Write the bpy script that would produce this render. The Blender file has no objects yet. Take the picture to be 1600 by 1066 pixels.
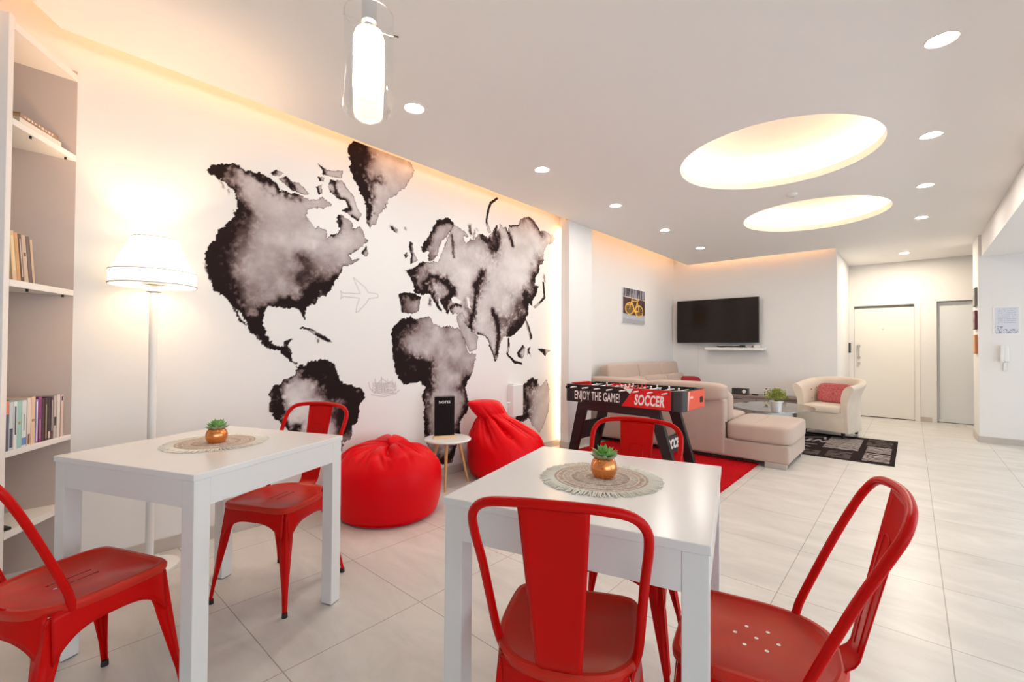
import bpy, bmesh, math, random
import numpy as np
from mathutils import Vector, Matrix

random.seed(7)
SC = bpy.context.scene
COL = SC.collection
PI = math.pi

# ------------------------------------------------------------------ camera
CAM_H = 1.17
YAW, PITCH, ROLL, FPX = -0.72694, 0.0138457, -0.0064209, 702.6
_f = Vector((math.sin(YAW) * math.cos(PITCH), math.cos(YAW) * math.cos(PITCH), math.sin(PITCH)))
_r = Vector((math.cos(YAW), -math.sin(YAW), 0))
_d = _f.cross(_r)
RIGHT = _r * math.cos(ROLL) + _d * math.sin(ROLL)
DOWN = -_r * math.sin(ROLL) + _d * math.cos(ROLL)
cam_data = bpy.data.cameras.new('camera')
cam_data.sensor_width = 36.0
cam_data.lens = FPX / 1600 * 36.0
cam_data.clip_start = 0.02
cam = bpy.data.objects.new('camera', cam_data)
COL.objects.link(cam)
m = Matrix.Identity(4)
for i in range(3):
    m[i][0] = RIGHT[i]; m[i][1] = -DOWN[i]; m[i][2] = -_f[i]
m[0][3], m[1][3], m[2][3] = 0, 0, CAM_H
cam.matrix_world = m
SC.camera = cam

# ------------------------------------------------------------------ world, exposure
w = bpy.data.worlds.new('daylight')
SC.world = w
w.use_nodes = True
bg = w.node_tree.nodes['Background']
bg.inputs[0].default_value = (0.80, 0.91, 1.0, 1)
bg.inputs[1].default_value = 1.55
SC.view_settings.view_transform = 'Standard'
SC.view_settings.look = 'None'
SC.view_settings.gamma = 1.0
SC.view_settings.use_curve_mapping = False
SC.view_settings.exposure = 1.12
L_COVE, L_DOME, L_DOWN, L_LAMP, L_PEND, L_PILLAR = 9.0, 11.0, 165.0, 1.0, 10.0, 3.2
WARM = (1.0, 0.50, 0.20)
WARM2 = (1.0, 0.70, 0.42)
COOL = (1.0, 0.93, 0.85)


def pix(x, y):
    """direction in the room of a point measured on the photograph"""
    return RIGHT * (x - 800) + DOWN * (y - 533) + _f * FPX

def at_z(x, y, z):
    d = pix(x, y); return d * ((z - CAM_H) / d.z) + Vector((0, 0, CAM_H))

def at_x(x, y, X):
    d = pix(x, y); return d * (X / d.x) + Vector((0, 0, CAM_H))

def at_y(x, y, Y):
    d = pix(x, y); return d * (Y / d.y) + Vector((0, 0, CAM_H))

def at_depth(x, y, a):
    return pix(x, y) * (a / FPX) + Vector((0, 0, CAM_H))

# ------------------------------------------------------------------ materials
def mat(name, col, rough=0.5, metal=0.0, spec=0.5, emit=None, es=0.0, noise=None, bump=None, coat=0.0, sheen=0.0):
    mt = bpy.data.materials.new(name); mt.use_nodes = True
    nt = mt.node_tree; b = nt.nodes['Principled BSDF']
    b.inputs['Base Color'].default_value = (*col, 1)
    b.inputs['Roughness'].default_value = rough
    b.inputs['Metallic'].default_value = metal
    b.inputs['Specular IOR Level'].default_value = spec
    b.inputs['Coat Weight'].default_value = coat
    b.inputs['Sheen Weight'].default_value = sheen
    if emit:
        b.inputs['Emission Color'].default_value = (*emit, 1)
        b.inputs['Emission Strength'].default_value = es
    tc = nt.nodes.new('ShaderNodeTexCoord')
    if noise:
        sc, amt, col2 = noise
        n = nt.nodes.new('ShaderNodeTexNoise'); n.inputs['Scale'].default_value = sc
        n.inputs['Detail'].default_value = 5
        nt.links.new(tc.outputs['Object'], n.inputs['Vector'])
        r = nt.nodes.new('ShaderNodeMapRange')
        r.inputs[1].default_value = 0.35; r.inputs[2].default_value = 0.65
        r.inputs[3].default_value = 0; r.inputs[4].default_value = amt
        nt.links.new(n.outputs['Fac'], r.inputs[0])
        mx = nt.nodes.new('ShaderNodeMixRGB')
        mx.inputs[1].default_value = (*col, 1); mx.inputs[2].default_value = (*col2, 1)
        nt.links.new(r.outputs[0], mx.inputs[0])
        nt.links.new(mx.outputs[0], b.inputs['Base Color'])
    if bump:
        sc, st = bump
        n = nt.nodes.new('ShaderNodeTexNoise'); n.inputs['Scale'].default_value = sc
        n.inputs['Detail'].default_value = 3
        nt.links.new(tc.outputs['Object'], n.inputs['Vector'])
        bp = nt.nodes.new('ShaderNodeBump'); bp.inputs['Strength'].default_value = st
        bp.inputs['Distance'].default_value = 0.01
        nt.links.new(n.outputs['Fac'], bp.inputs['Height'])
        nt.links.new(bp.outputs[0], b.inputs['Normal'])
    return mt

WALL_RGB = (0.80, 0.785, 0.77)
M = {}
M['wall'] = mat('wall_paint', WALL_RGB, 0.75, spec=0.3, noise=(1.2, 0.25, (0.785, 0.77, 0.755)))
M['ceiling'] = mat('ceiling_paint', (0.90, 0.88, 0.865), 0.8, spec=0.2)
M['base'] = mat('skirting_tile', (0.56, 0.50, 0.45), 0.35, noise=(6, 0.6, (0.48, 0.43, 0.39)))
M['door'] = mat('door_paint', (0.84, 0.81, 0.76), 0.35)
M['door2'] = mat('pale_door_paint', (0.76, 0.78, 0.80), 0.35)
M['white'] = mat('white_lacquer', (0.79, 0.785, 0.775), 0.22, spec=0.5)
M['whitem'] = mat('white_matt', (0.82, 0.81, 0.79), 0.5)
M['shelfw'] = mat('white_board', (0.80, 0.77, 0.745), 0.45)
M['panel'] = mat('shaded_back_board', (0.50, 0.41, 0.365), 0.6)  # darkened so the colour carries the shade behind the shelves, board's own colour unknown
M['red'] = mat('red_metal', (0.58, 0.003, 0.002), 0.27, spec=0.14, noise=(9, 0.5, (0.50, 0.005, 0.003)))
M['redseat'] = mat('worn_red_metal', (0.60, 0.020, 0.010), 0.30, spec=0.24, noise=(14, 0.6, (0.50, 0.034, 0.014)))
M['rubber'] = mat('black_rubber', (0.012, 0.008, 0.008), 0.6)
M['bag'] = mat('red_nylon', (0.74, 0.001, 0.006), 0.38, spec=0.14, bump=(14, 0.15))
M['copper'] = mat('copper_glaze', (0.82, 0.30, 0.10), 0.16, metal=0.85)
M['leaf'] = mat('succulent_leaf', (0.10, 0.33, 0.05), 0.45, noise=(30, 0.7, (0.32, 0.50, 0.16)))
M['leaftip'] = mat('grey_leaf', (0.30, 0.42, 0.24), 0.5, noise=(25, 0.6, (0.45, 0.33, 0.30)))
M['soil'] = mat('soil', (0.05, 0.03, 0.02), 0.9)
M['fabric'] = mat('sofa_fabric', (0.52, 0.40, 0.335), 0.85, spec=0.15, noise=(5, 0.55, (0.48, 0.365, 0.30)), bump=(220, 0.25), sheen=0.3)
M['fabric2'] = mat('armchair_fabric', (0.74, 0.63, 0.52), 0.8, spec=0.15, noise=(6, 0.4, (0.60, 0.49, 0.39)), bump=(220, 0.2), sheen=0.3)
M['tuft'] = mat('covered_button', (0.42, 0.33, 0.25), 0.7)
M['redrug'] = mat('red_shag', (0.62, 0.008, 0.012), 0.95, spec=0.1, bump=(120, 0.9), noise=(60, 0.6, (0.42, 0.004, 0.008)))
M['cushion'] = mat('dark_red_cloth', (0.32, 0.02, 0.03), 0.85, bump=(150, 0.3))
M['black'] = mat('black_laminate', (0.014, 0.011, 0.012), 0.35)
M['charcoal'] = mat('charcoal_plastic', (0.045, 0.042, 0.045), 0.4)
M['fred'] = mat('bright_red_laminate', (0.72, 0.012, 0.012), 0.35)
M['forange'] = mat('orange_red_laminate', (0.78, 0.09, 0.045), 0.4)
M['print'] = mat('white_print', (0.86, 0.84, 0.82), 0.5)
M['chrome'] = mat('chrome', (0.82, 0.82, 0.84), 0.12, metal=1.0)
M['steel'] = mat('bright_steel', (0.85, 0.84, 0.84), 0.35, metal=0.7)
M['satin'] = mat('satin_nickel', (0.62, 0.59, 0.56), 0.3, metal=1.0)
M['turf'] = mat('green_playfield', (0.03, 0.20, 0.06), 0.6)
M['wood'] = mat('light_beech', (0.62, 0.34, 0.13), 0.45, noise=(18, 0.5, (0.52, 0.26, 0.09)))
M['woodb'] = mat('pale_pine', (0.78, 0.55, 0.30), 0.5)
M['slate'] = mat('black_card', (0.012, 0.007, 0.008), 0.7, spec=0.12)
M['screen'] = mat('tv_glass', (0.012, 0.006, 0.004), 0.14, spec=0.32)
M['bezel'] = mat('tv_bezel', (0.01, 0.008, 0.008), 0.3)
M['console'] = mat('grey_oak', (0.36, 0.30, 0.28), 0.5, noise=(4, 0.6, (0.28, 0.23, 0.215)))
M['consoletop'] = mat('grey_oak_top', (0.30, 0.22, 0.205), 0.45)
M['zinc'] = mat('silver_pot', (0.72, 0.74, 0.76), 0.3, metal=0.6)
M['bush'] = mat('yellow_green_leaf', (0.22, 0.27, 0.03), 0.6, noise=(40, 0.8, (0.40, 0.42, 0.10)))
M['opal'] = mat('opal_glass', (0.95, 0.9, 0.8), 0.3, emit=(1.0, 0.80, 0.55), es=L_PEND)
M['shade'] = mat('glowing_shade', (0.95, 0.93, 0.9), 0.6, emit=(1.0, 0.80, 0.56), es=L_LAMP)
M['bulb'] = mat('lamp_bulb', (1, 1, 1), 0.5, emit=(1.0, 0.66, 0.38), es=300)
M['trimw'] = mat('lamp_trim', (0.78, 0.75, 0.70), 0.5)
M['down'] = mat('downlight_lens', (1, 1, 1), 0.4, emit=COOL, es=L_DOWN)
M['strip'] = mat('led_strip', (1, 0.9, 0.8), 0.4, emit=WARM, es=L_COVE)
M['downhall'] = mat('hall_downlight_lens', (1, 1, 1), 0.4, emit=(1.0, 0.86, 0.68), es=L_DOWN * 3.6)
M['domestrip'] = mat('dome_led_strip', (1, 0.9, 0.8), 0.4, emit=WARM2, es=L_DOME)
M['pillarstrip'] = mat('pillar_led_strip', (1, 0.9, 0.8), 0.4, emit=(1.0, 0.66, 0.34), es=L_PILLAR)
M['paper'] = mat('paper', (0.82, 0.83, 0.88), 0.6)
M['plastic'] = mat('white_plastic', (0.84, 0.82, 0.80), 0.35)

def glass_mat(name, tint=(0.985, 0.99, 0.99), refl=0.30, base=0.012):
    mt = bpy.data.materials.new(name); mt.use_nodes = True
    nt = mt.node_tree; nt.nodes.clear()
    o = nt.nodes.new('ShaderNodeOutputMaterial'); mx = nt.nodes.new('ShaderNodeMixShader')
    t = nt.nodes.new('ShaderNodeBsdfTransparent'); g = nt.nodes.new('ShaderNodeBsdfGlossy')
    lw = nt.nodes.new('ShaderNodeLayerWeight'); lw.inputs[0].default_value = 0.28
    mr = nt.nodes.new('ShaderNodeMapRange'); mr.inputs[3].default_value = base; mr.inputs[4].default_value = refl
    t.inputs[0].default_value = (*tint, 1); g.inputs[0].default_value = (1, 1, 1, 1); g.inputs[1].default_value = 0.03
    nt.links.new(lw.outputs['Fresnel'], mr.inputs[0]); nt.links.new(mr.outputs[0], mx.inputs[0])
    nt.links.new(t.outputs[0], mx.inputs[1]); nt.links.new(g.outputs[0], mx.inputs[2]); nt.links.new(mx.outputs[0], o.inputs[0])
    return mt
M['glass'] = glass_mat('clear_glass')
M['lampglass'] = glass_mat('thin_lamp_glass', (0.99, 0.99, 0.99), 0.10, 0.002)
M['tableglass'] = glass_mat('table_glass', (0.84, 0.93, 0.91), 0.95, 0.35)

def vcol_mat(name, rough=0.6, spec=0.3, bump=None):
    mt = mat(name, (1, 1, 1), rough, spec=spec, bump=bump)
    nt = mt.node_tree; a = nt.nodes.new('ShaderNodeAttribute'); a.attribute_name = 'paint'
    nt.links.new(a.outputs['Color'], nt.nodes['Principled BSDF'].inputs['Base Color'])
    return mt
M['paint'] = vcol_mat('printed_surface')
M['mural'] = vcol_mat('wallpaper_ink', 0.8, 0.1)
M['rugpaint'] = vcol_mat('woven_rug', 0.95, 0.1, (160, 0.6))
M['weave'] = vcol_mat('woven_jute', 0.9, 0.1, (180, 0.8))

def floor_mat():
    mt = mat('floor_tiles', (0.66, 0.61, 0.55), 0.30, spec=0.45)
    nt = mt.node_tree; b = nt.nodes['Principled BSDF']
    tc = nt.nodes.new('ShaderNodeTexCoord'); mp = nt.nodes.new('ShaderNodeMapping')
    mp.inputs['Location'].default_value = (-0.11 + 6.0, -0.076 + 6.0, 0)
    nt.links.new(tc.outputs['Object'], mp.inputs[0])
    br = nt.nodes.new('ShaderNodeTexBrick'); br.offset = 0; br.squash = 1
    br.inputs['Scale'].default_value = 1; br.inputs['Brick Width'].default_value = 0.6
    br.inputs['Row Height'].default_value = 0.6; br.inputs['Mortar Size'].default_value = 0.0022
    br.inputs['Mortar Smooth'].default_value = 0.2; br.inputs['Bias'].default_value = 0
    br.inputs['Color1'].default_value = (0.70, 0.675, 0.635, 1)
    br.inputs['Color2'].default_value = (0.67, 0.645, 0.605, 1)
    br.inputs['Mortar'].default_value = (0.36, 0.32, 0.285, 1)
    nt.links.new(mp.outputs[0], br.inputs['Vector'])
    mp2 = nt.nodes.new('ShaderNodeMapping'); mp2.inputs['Scale'].default_value = (1.0, 2.6, 1)
    mp2.inputs['Rotation'].default_value = (0, 0, 0.5)
    nt.links.new(tc.outputs['Object'], mp2.inputs[0])
    n = nt.nodes.new('ShaderNodeTexNoise'); n.inputs['Scale'].default_value = 2.2; n.inputs['Detail'].default_value = 8
    n.inputs['Roughness'].default_value = 0.6; n.inputs['Distortion'].default_value = 0.6
    nt.links.new(mp2.outputs[0], n.inputs['Vector'])
    cr = nt.nodes.new('ShaderNodeMapRange')
    cr.inputs[1].default_value = 0.3; cr.inputs[2].default_value = 0.7; cr.inputs[3].default_value = 0.84; cr.inputs[4].default_value = 1.08
    nt.links.new(n.outputs['Fac'], cr.inputs[0])
    mu = nt.nodes.new('ShaderNodeMixRGB'); mu.blend_type = 'MULTIPLY'; mu.inputs[0].default_value = 1
    nt.links.new(br.outputs['Color'], mu.inputs[1]); nt.links.new(cr.outputs[0], mu.inputs[2])
    nt.links.new(mu.outputs[0], b.inputs['Base Color'])
    return mt
M['floor'] = floor_mat()

# ------------------------------------------------------------------ mesh helpers
class MB:
    """collects shapes; build() links them as ONE mesh object"""
    def __init__(s):
        s.v, s.f = [], []

    def add(s, vs, fs):
        n = len(s.v); s.v += [tuple(p) for p in vs]; s.f += [tuple(n + i for i in f) for f in fs]; return s

    def box(s, c, d, rz=0, rx=0, ry=0):
        R = Matrix.Rotation(rz, 3, 'Z') @ Matrix.Rotation(ry, 3, 'Y') @ Matrix.Rotation(rx, 3, 'X')
        vs = [Vector(c) + R @ Vector((x * d[0] / 2, y * d[1] / 2, z * d[2] / 2)) for x in (-1, 1) for y in (-1, 1) for z in (-1, 1)]
        return s.add(vs, [(0, 1, 3, 2), (4, 6, 7, 5), (0, 4, 5, 1), (2, 3, 7, 6), (0, 2, 6, 4), (1, 5, 7, 3)])

    def span(s, a, b):
        return s.box([(a[i] + b[i]) / 2 for i in range(3)], [abs(b[i] - a[i]) for i in range(3)])

    def tube(s, path, r, n=10, closed=False, caps=True):
        P = [Vector(p) for p in path]; N = len(P); rs = r if isinstance(r, (list, tuple)) else [r] * N
        up = None; rings = []
        for i in range(N):
            a = P[i - 1] if (i > 0 or closed) else P[i]; b = P[(i + 1) % N] if (i < N - 1 or closed) else P[i]
            t = (b - a).normalized()
            if up is None:
                up = Vector((0, 0, 1)) if abs(t.z) < 0.9 else Vector((1, 0, 0))
            up = (up - t * up.dot(t)).normalized(); sd = t.cross(up)
            rings.append([P[i] + (up * math.cos(2 * PI * k / n) + sd * math.sin(2 * PI * k / n)) * rs[i] for k in range(n)])
        vs = [p for q in rings for p in q]; fs = []
        for i in range(N if closed else N - 1):
            j = (i + 1) % N
            for k in range(n):
                fs.append((i * n + k, i * n + (k + 1) % n, j * n + (k + 1) % n, j * n + k))
        if caps and not closed:
            fs += [tuple(range(n - 1, -1, -1)), tuple((N - 1) * n + k for k in range(n))]
        return s.add(vs, fs)

    def cyl(s, a, b, r0, r1=None, n=24):
        return s.tube([a, b], [r0, r0 if r1 is None else r1], n)

    def lathe(s, prof, c=(0, 0, 0), n=32, close=False):
        vs = []; fs = []; m_ = len(prof)
        for k in range(n):
            a = 2 * PI * k / n
            for r, z in prof: vs.append((c[0] + r * math.cos(a), c[1] + r * math.sin(a), c[2] + z))
        for k in range(n):
            k2 = (k + 1) % n
            for i in range(m_ if close else m_ - 1):
                j = (i + 1) % m_
                fs.append((k * m_ + i, k2 * m_ + i, k2 * m_ + j, k * m_ + j))
        return s.add(vs, fs)

    def prism(s, poly, z0, z1):
        n = len(poly)
        vs = [(p[0], p[1], z0) for p in poly] + [(p[0], p[1], z1) for p in poly]
        return s.add(vs, [tuple(range(n - 1, -1, -1)), tuple(range(n, 2 * n))] + [(i, (i + 1) % n, n + (i + 1) % n, n + i) for i in range(n)])

    def slab(s, poly, o, u, v, t):
        """polygon in the plane o + x*u + y*v, thickness along u x v by t"""
        o, u, v = Vector(o), Vector(u), Vector(v); nn = u.cross(v).normalized() * t; n = len(poly)
        vs = [o + u * p[0] + v * p[1] for p in poly]; vs += [p + nn for p in vs]
        return s.add(vs, [tuple(range(n - 1, -1, -1)), tuple(range(n, 2 * n))] + [(i, (i + 1) % n, n + (i + 1) % n, n + i) for i in range(n)])

    def grid(s, fn, nu, nv, wrap_u=False):
        vs = [fn(i / (nu if wrap_u else nu - 1), j / (nv - 1)) for i in range(nu) for j in range(nv)]
        fs = []
        for i in range(nu if wrap_u else nu - 1):
            i2 = (i + 1) % nu
            for j in range(nv - 1): fs.append((i * nv + j, i2 * nv + j, i2 * nv + j + 1, i * nv + j + 1))
        return s.add(vs, fs)

    def puff(s, c, d, e=0.35, nu=36, nv=18, R=None):
        """cushion: superellipsoid of size d"""
        def sg(x, p): return math.copysign(abs(x) ** p, x)
        def fn(u, v):
            a = u * 2 * PI - PI; b = (v - 0.5) * PI
            if v in (0, 1): return (R @ Vector((0, 0, math.copysign(d[2] / 2, b))) if R is not None else Vector((0, 0, math.copysign(d[2] / 2, b)))) + Vector(c)
            p = Vector((sg(math.cos(b), e) * sg(math.cos(a), e) * d[0] / 2, sg(math.cos(b), e) * sg(math.sin(a), e) * d[1] / 2, sg(math.sin(b), e) * d[2] / 2))
            if R is not None: p = R @ p
            return p + Vector(c)
        return s.grid(fn, nu, nv, True)

    def ball(s, c, r, n=10):
        return s.puff(c, (2 * r, 2 * r, 2 * r), 1.0, n, max(5, n // 2 + 1))

    def build(s, name, m_, parent=None, off=None, smooth=None, bevel=0, subsurf=0, solid=0):
        me = bpy.data.meshes.new(name)
        vs = s.v if off is None else [(p[0] - off[0], p[1] - off[1], p[2] - off[2]) for p in s.v]
        me.from_pydata(vs, [], s.f); me.validate()
        bm = bmesh.new(); bm.from_mesh(me); bmesh.ops.remove_doubles(bm, verts=bm.verts, dist=1e-6)
        bmesh.ops.recalc_face_normals(bm, faces=bm.faces); bm.to_mesh(me); bm.free()
        me.materials.append(M[m_] if isinstance(m_, str) else m_)
        o = bpy.data.objects.new(name, me); COL.objects.link(o)
        if parent is not None: o.parent = parent
        if solid:
            q = o.modifiers.new('solid', 'SOLIDIFY'); q.thickness = solid; q.offset = 0
        if bevel:
            q = o.modifiers.new('bevel', 'BEVEL'); q.width = bevel; q.segments = 2; q.limit_method = 'ANGLE'
        if subsurf:
            q = o.modifiers.new('subd', 'SUBSURF'); q.levels = subsurf; q.render_levels = subsurf
        if smooth is None: smooth = bool(subsurf)
        if smooth:
            for p in me.polygons: p.use_smooth = True
            try: me.set_sharp_from_angle(angle=math.radians(smooth if smooth is not True else 40))
            except Exception: pass
        return o

def tag(o, label, cat, group=None, kind=None):
    o['label'] = label; o['category'] = cat
    if group: o['group'] = group
    if kind: o['kind'] = kind
    return o

def thing(name, label, cat, loc=(0, 0, 0), rz=0, group=None):
    o = bpy.data.objects.new(name, None); COL.objects.link(o)
    o.location = loc; o.rotation_euler = (0, 0, rz); o.empty_display_size = 0.1
    return tag(o, label, cat, group)

def struct(name, mb, m_, **k):
    o = mb.build(name, m_, **k); o['kind'] = 'structure'; return o

def dup(root, loc, rz, label=None, group=None):
    r = root.copy(); COL.objects.link(r); r.location = loc; r.rotation_euler = (0, 0, rz)
    if label: r['label'] = label
    if group: r['group'] = group
    for ch in list(root.children):
        c = ch.copy(); COL.objects.link(c); c.parent = r
        for g in list(ch.children):
            d = g.copy(); COL.objects.link(d); d.parent = c
    return r

def text_mb(txt, o, u, v, size, bold=0.0, shear=0.0, sx=1.0, depth=0.0006):
    """lettering as a thin relief in the plane o + x*u + y*v"""
    cu = bpy.data.curves.new('t', 'FONT'); cu.body = txt; cu.size = 1; cu.align_x = 'CENTER'; cu.align_y = 'CENTER'
    cu.offset = bold; cu.space_character = 1.06; cu.shear = shear; cu.extrude = 0.5; cu.resolution_u = 4
    ob = bpy.data.objects.new('t', cu); COL.objects.link(ob)
    dg = bpy.context.evaluated_depsgraph_get(); me = bpy.data.meshes.new_from_object(ob.evaluated_get(dg))
    bpy.data.objects.remove(ob); bpy.data.curves.remove(cu)
    o, u, v = Vector(o), Vector(u).normalized(), Vector(v).normalized(); n = u.cross(v).normalized()
    mb = MB(); mb.add([o + u * p.co.x * size * sx + v * p.co.y * size + n * (p.co.z * 2 * depth) for p in me.vertices], [tuple(f.vertices) for f in me.polygons])
    bpy.data.meshes.remove(me)
    return mb

# painted flat surfaces: a fine grid with its own printed colours
def vnoise(x, y, seed=0):
    xi = np.floor(x).astype(np.int64); yi = np.floor(y).astype(np.int64); fx = x - xi; fy = y - yi
    fx = fx * fx * (3 - 2 * fx); fy = fy * fy * (3 - 2 * fy)
    def h(a, b):
        n = (a * 374761393 + b * 668265263 + seed * 982451653) & 0xffffffff
        n = ((n ^ (n >> 13)) * 1274126177) & 0xffffffff
        return ((n ^ (n >> 16)) & 0xffff) / 65535.0
    return (h(xi, yi) * (1 - fx) + h(xi + 1, yi) * fx) * (1 - fy) + (h(xi, yi + 1) * (1 - fx) + h(xi + 1, yi + 1) * fx) * fy

def fbm(x, y, seed=0, oct=4):
    t = 0; a = 0.5; s = 0
    for i in range(oct):
        t = t + a * vnoise(x * 2 ** i, y * 2 ** i, seed + i * 7); s += a; a *= 0.55
    return t / s

def inside(poly, x, y):
    r = np.zeros(x.shape, bool); n = len(poly)
    for i in range(n):
        x0, y0 = poly[i]; x1, y1 = poly[(i + 1) % n]
        if y0 == y1: continue
        c = ((y0 > y) != (y1 > y)) & (x < (x1 - x0) * (y - y0) / (y1 - y0) + x0)
        r ^= c
    return r

def dist_line(pts, x, y, closed=False):
    d = np.full(x.shape, 1e9); n = len(pts)
    for i in range(n if closed else n - 1):
        x0, y0 = pts[i]; x1, y1 = pts[(i + 1) % n]; dx, dy = x1 - x0, y1 - y0
        t = np.clip(((x - x0) * dx + (y - y0) * dy) / (dx * dx + dy * dy + 1e-9), 0, 1)
        d = np.minimum(d, (x - x0 - t * dx) ** 2 + (y - y0 - t * dy) ** 2)
    return np.sqrt(d)

def painted(name, o, u, v, W, H, nx, ny, fn, m_, parent=None, off=None, keep=None):
    """grid over o + s*u + t*v; fn(s, t) gives the printed colour (arrays), keep(s, t) the cells that exist"""
    o, u, v = np.array(o, float), np.array(u, float), np.array(v, float)
    if off is not None: o = o - np.array(off)
    s, t = np.meshgrid(np.linspace(0, W, nx + 1), np.linspace(0, H, ny + 1), indexing='ij')
    col = fn(s, t); P = o + s[..., None] * u + t[..., None] * v
    idx = np.arange((nx + 1) * (ny + 1)).reshape(nx + 1, ny + 1)
    q = np.stack([idx[:-1, :-1], idx[1:, :-1], idx[1:, 1:], idx[:-1, 1:]], -1)
    if keep is not None:
        k = keep(s, t); kk = k[:-1, :-1] | k[1:, :-1] | k[1:, 1:] | k[:-1, 1:]
        q = q[kk]
    q = q.reshape(-1, 4)
    used, inv = np.unique(q, return_inverse=True); inv = inv.reshape(-1, 4)
    P = P.reshape(-1, 3)[used]; C = col.reshape(-1, 3)[used]
    me = bpy.data.meshes.new(name); me.from_pydata(P.tolist(), [], inv.tolist())
    a = me.color_attributes.new('paint', 'FLOAT_COLOR', 'POINT')
    a.data.foreach_set('color', np.concatenate([C, np.ones((len(C), 1))], 1).astype(np.float32).ravel())
    me.materials.append(M[m_]); ob = bpy.data.objects.new(name, me); COL.objects.link(ob)
    if parent is not None: ob.parent = parent
    return ob

# ================================================================== THE ROOM
H = 2.65
struct('floor', MB().span((-3.5, -4.2, -0.08), (4.2, 10.4, 0)), 'floor')
struct('wall_left', MB().span((-3.32, -4.2, 0), (-3.18, 4.42, 2.98)).span((-3.32, 4.42, 0), (-3.085, 4.82, 2.98)).span((-3.085, 4.33, 0), (-2.97, 4.82, 2.66)), 'wall')
struct('wall_recess', MB().span((-3.42, 4.82, 0), (-3.30, 8.34, 2.98)), 'wall')
struct('wall_tv', MB().span((-3.42, 8.20, 0), (-0.83, 8.34, 2.98)), 'wall')
struct('wall_hall', MB().span((-0.95, 8.34, 0), (-0.83, 9.97, 2.98)), 'wall')
struct('wall_far', MB().span((-0.95, 9.97, 0), (-0.765, 10.12, 2.98)).span((0.033, 9.97, 0), (0.30, 10.12, 2.98)).span((1.12, 9.97, 0), (4.2, 10.12, 2.98))
       .span((-0.765, 9.97, 1.93), (0.033, 10.12, 2.98)).span((0.30, 9.97, 1.955), (1.12, 10.12, 2.98)).span((-0.95, 10.12, 0), (1.3, 10.2, 2.98)), 'wall')
struct('wall_column', MB().span((0.64, 8.28, 0), (4.2, 8.93, 2.66)), 'wall')
struct('wall_right', MB().span((4.1, -4.2, 0), (4.2, 8.28, 0.25)).span((4.1, -4.2, 2.30), (4.2, 8.28, 2.98)).span((4.1, -4.2, 0.25), (4.2, -3.9, 2.3)).span((4.1, 1.6, 0.25), (4.2, 1.9, 2.3)).span((4.1, 7.3, 0.25), (4.2, 10.1, 2.98)), 'wall')
for n_, ya, yb in ((1, -3.9, 1.6), (2, 1.9, 7.3)):
    wf = MB()
    for q in range(4): wf.span((4.12, ya + (yb - ya - 0.05) * q / 3, 0.25), (4.17, ya + (yb - ya - 0.05) * q / 3 + 0.05, 2.3))
    wf.span((4.12, ya, 0.25), (4.17, yb, 0.30)).span((4.12, ya, 2.25), (4.17, yb, 2.3))
    struct('window_%d' % n_, wf, 'charcoal')
struct('wall_back', MB().span((-3.4, -4.3, 0), (4.2, -4.2, 2.98)), 'wall')
struct('ceiling_right', MB().span((0.67, -4.2, 2.37), (4.2, 8.279, 2.649)), 'ceiling')
struct('ceiling_upper', MB().span((-3.5, -4.2, 2.98), (4.2, 10.3, 3.05)), 'ceiling')

DOMES = [(-0.80, 3.95), (-0.82, 5.93)]
def ceiling_slab():
    bm = bmesh.new()
    outer = [(-2.97, 0.147), (-2.97, 8.02), (-0.83, 8.02), (-0.83, 9.97), (4.2, 9.97), (4.2, -4.2), (0.40, -4.2), (0.40, -2.0)]
    loops = [outer] + [[(cx + 0.68 * math.cos(2 * PI * k / 72), cy + 0.68 * math.sin(2 * PI * k / 72)) for k in range(72)] for cx, cy in DOMES]
    es = []
    for L in loops:
        vs = [bm.verts.new((x, y, H)) for x, y in L]
        es += [bm.edges.new((vs[i], vs[(i + 1) % len(vs)])) for i in range(len(vs))]
    g = bmesh.ops.triangle_fill(bm, use_beauty=True, use_dissolve=False, edges=es)
    fs = [f for f in g['geom'] if isinstance(f, bmesh.types.BMFace)]
    e = bmesh.ops.extrude_face_region(bm, geom=fs)
    bmesh.ops.translate(bm, vec=(0, 0, 0.06), verts=[v for v in e['geom'] if isinstance(v, bmesh.types.BMVert)])
    bmesh.ops.recalc_face_normals(bm, faces=bm.faces)
    me = bpy.data.meshes.new('ceiling'); bm.to_mesh(me); bm.free()
    me.materials.append(M['ceiling'])
    o = bpy.data.objects.new('ceiling', me); COL.objects.link(o); o['kind'] = 'structure'
ceiling_slab()
for cx, cy in DOMES:
    prof = [(0.90, H + 0.06)] + [(0.90 * math.cos(a) ** 0.7, H + 0.07 + 0.22 * math.sin(a)) for a in [i * PI / 2 / 14 for i in range(14)]] + [(0.001, H + 0.29)]
    struct('ceiling_dome', MB().lathe(prof, (cx, cy, 0), 72), 'wall', smooth=60)
    s_ = struct('trim_dome_light', MB().lathe([(0.745, H + 0.061), (0.765, H + 0.061), (0.765, H + 0.075), (0.745, H + 0.075)], (cx, cy, 0), 72, close=True), 'domestrip')

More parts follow.
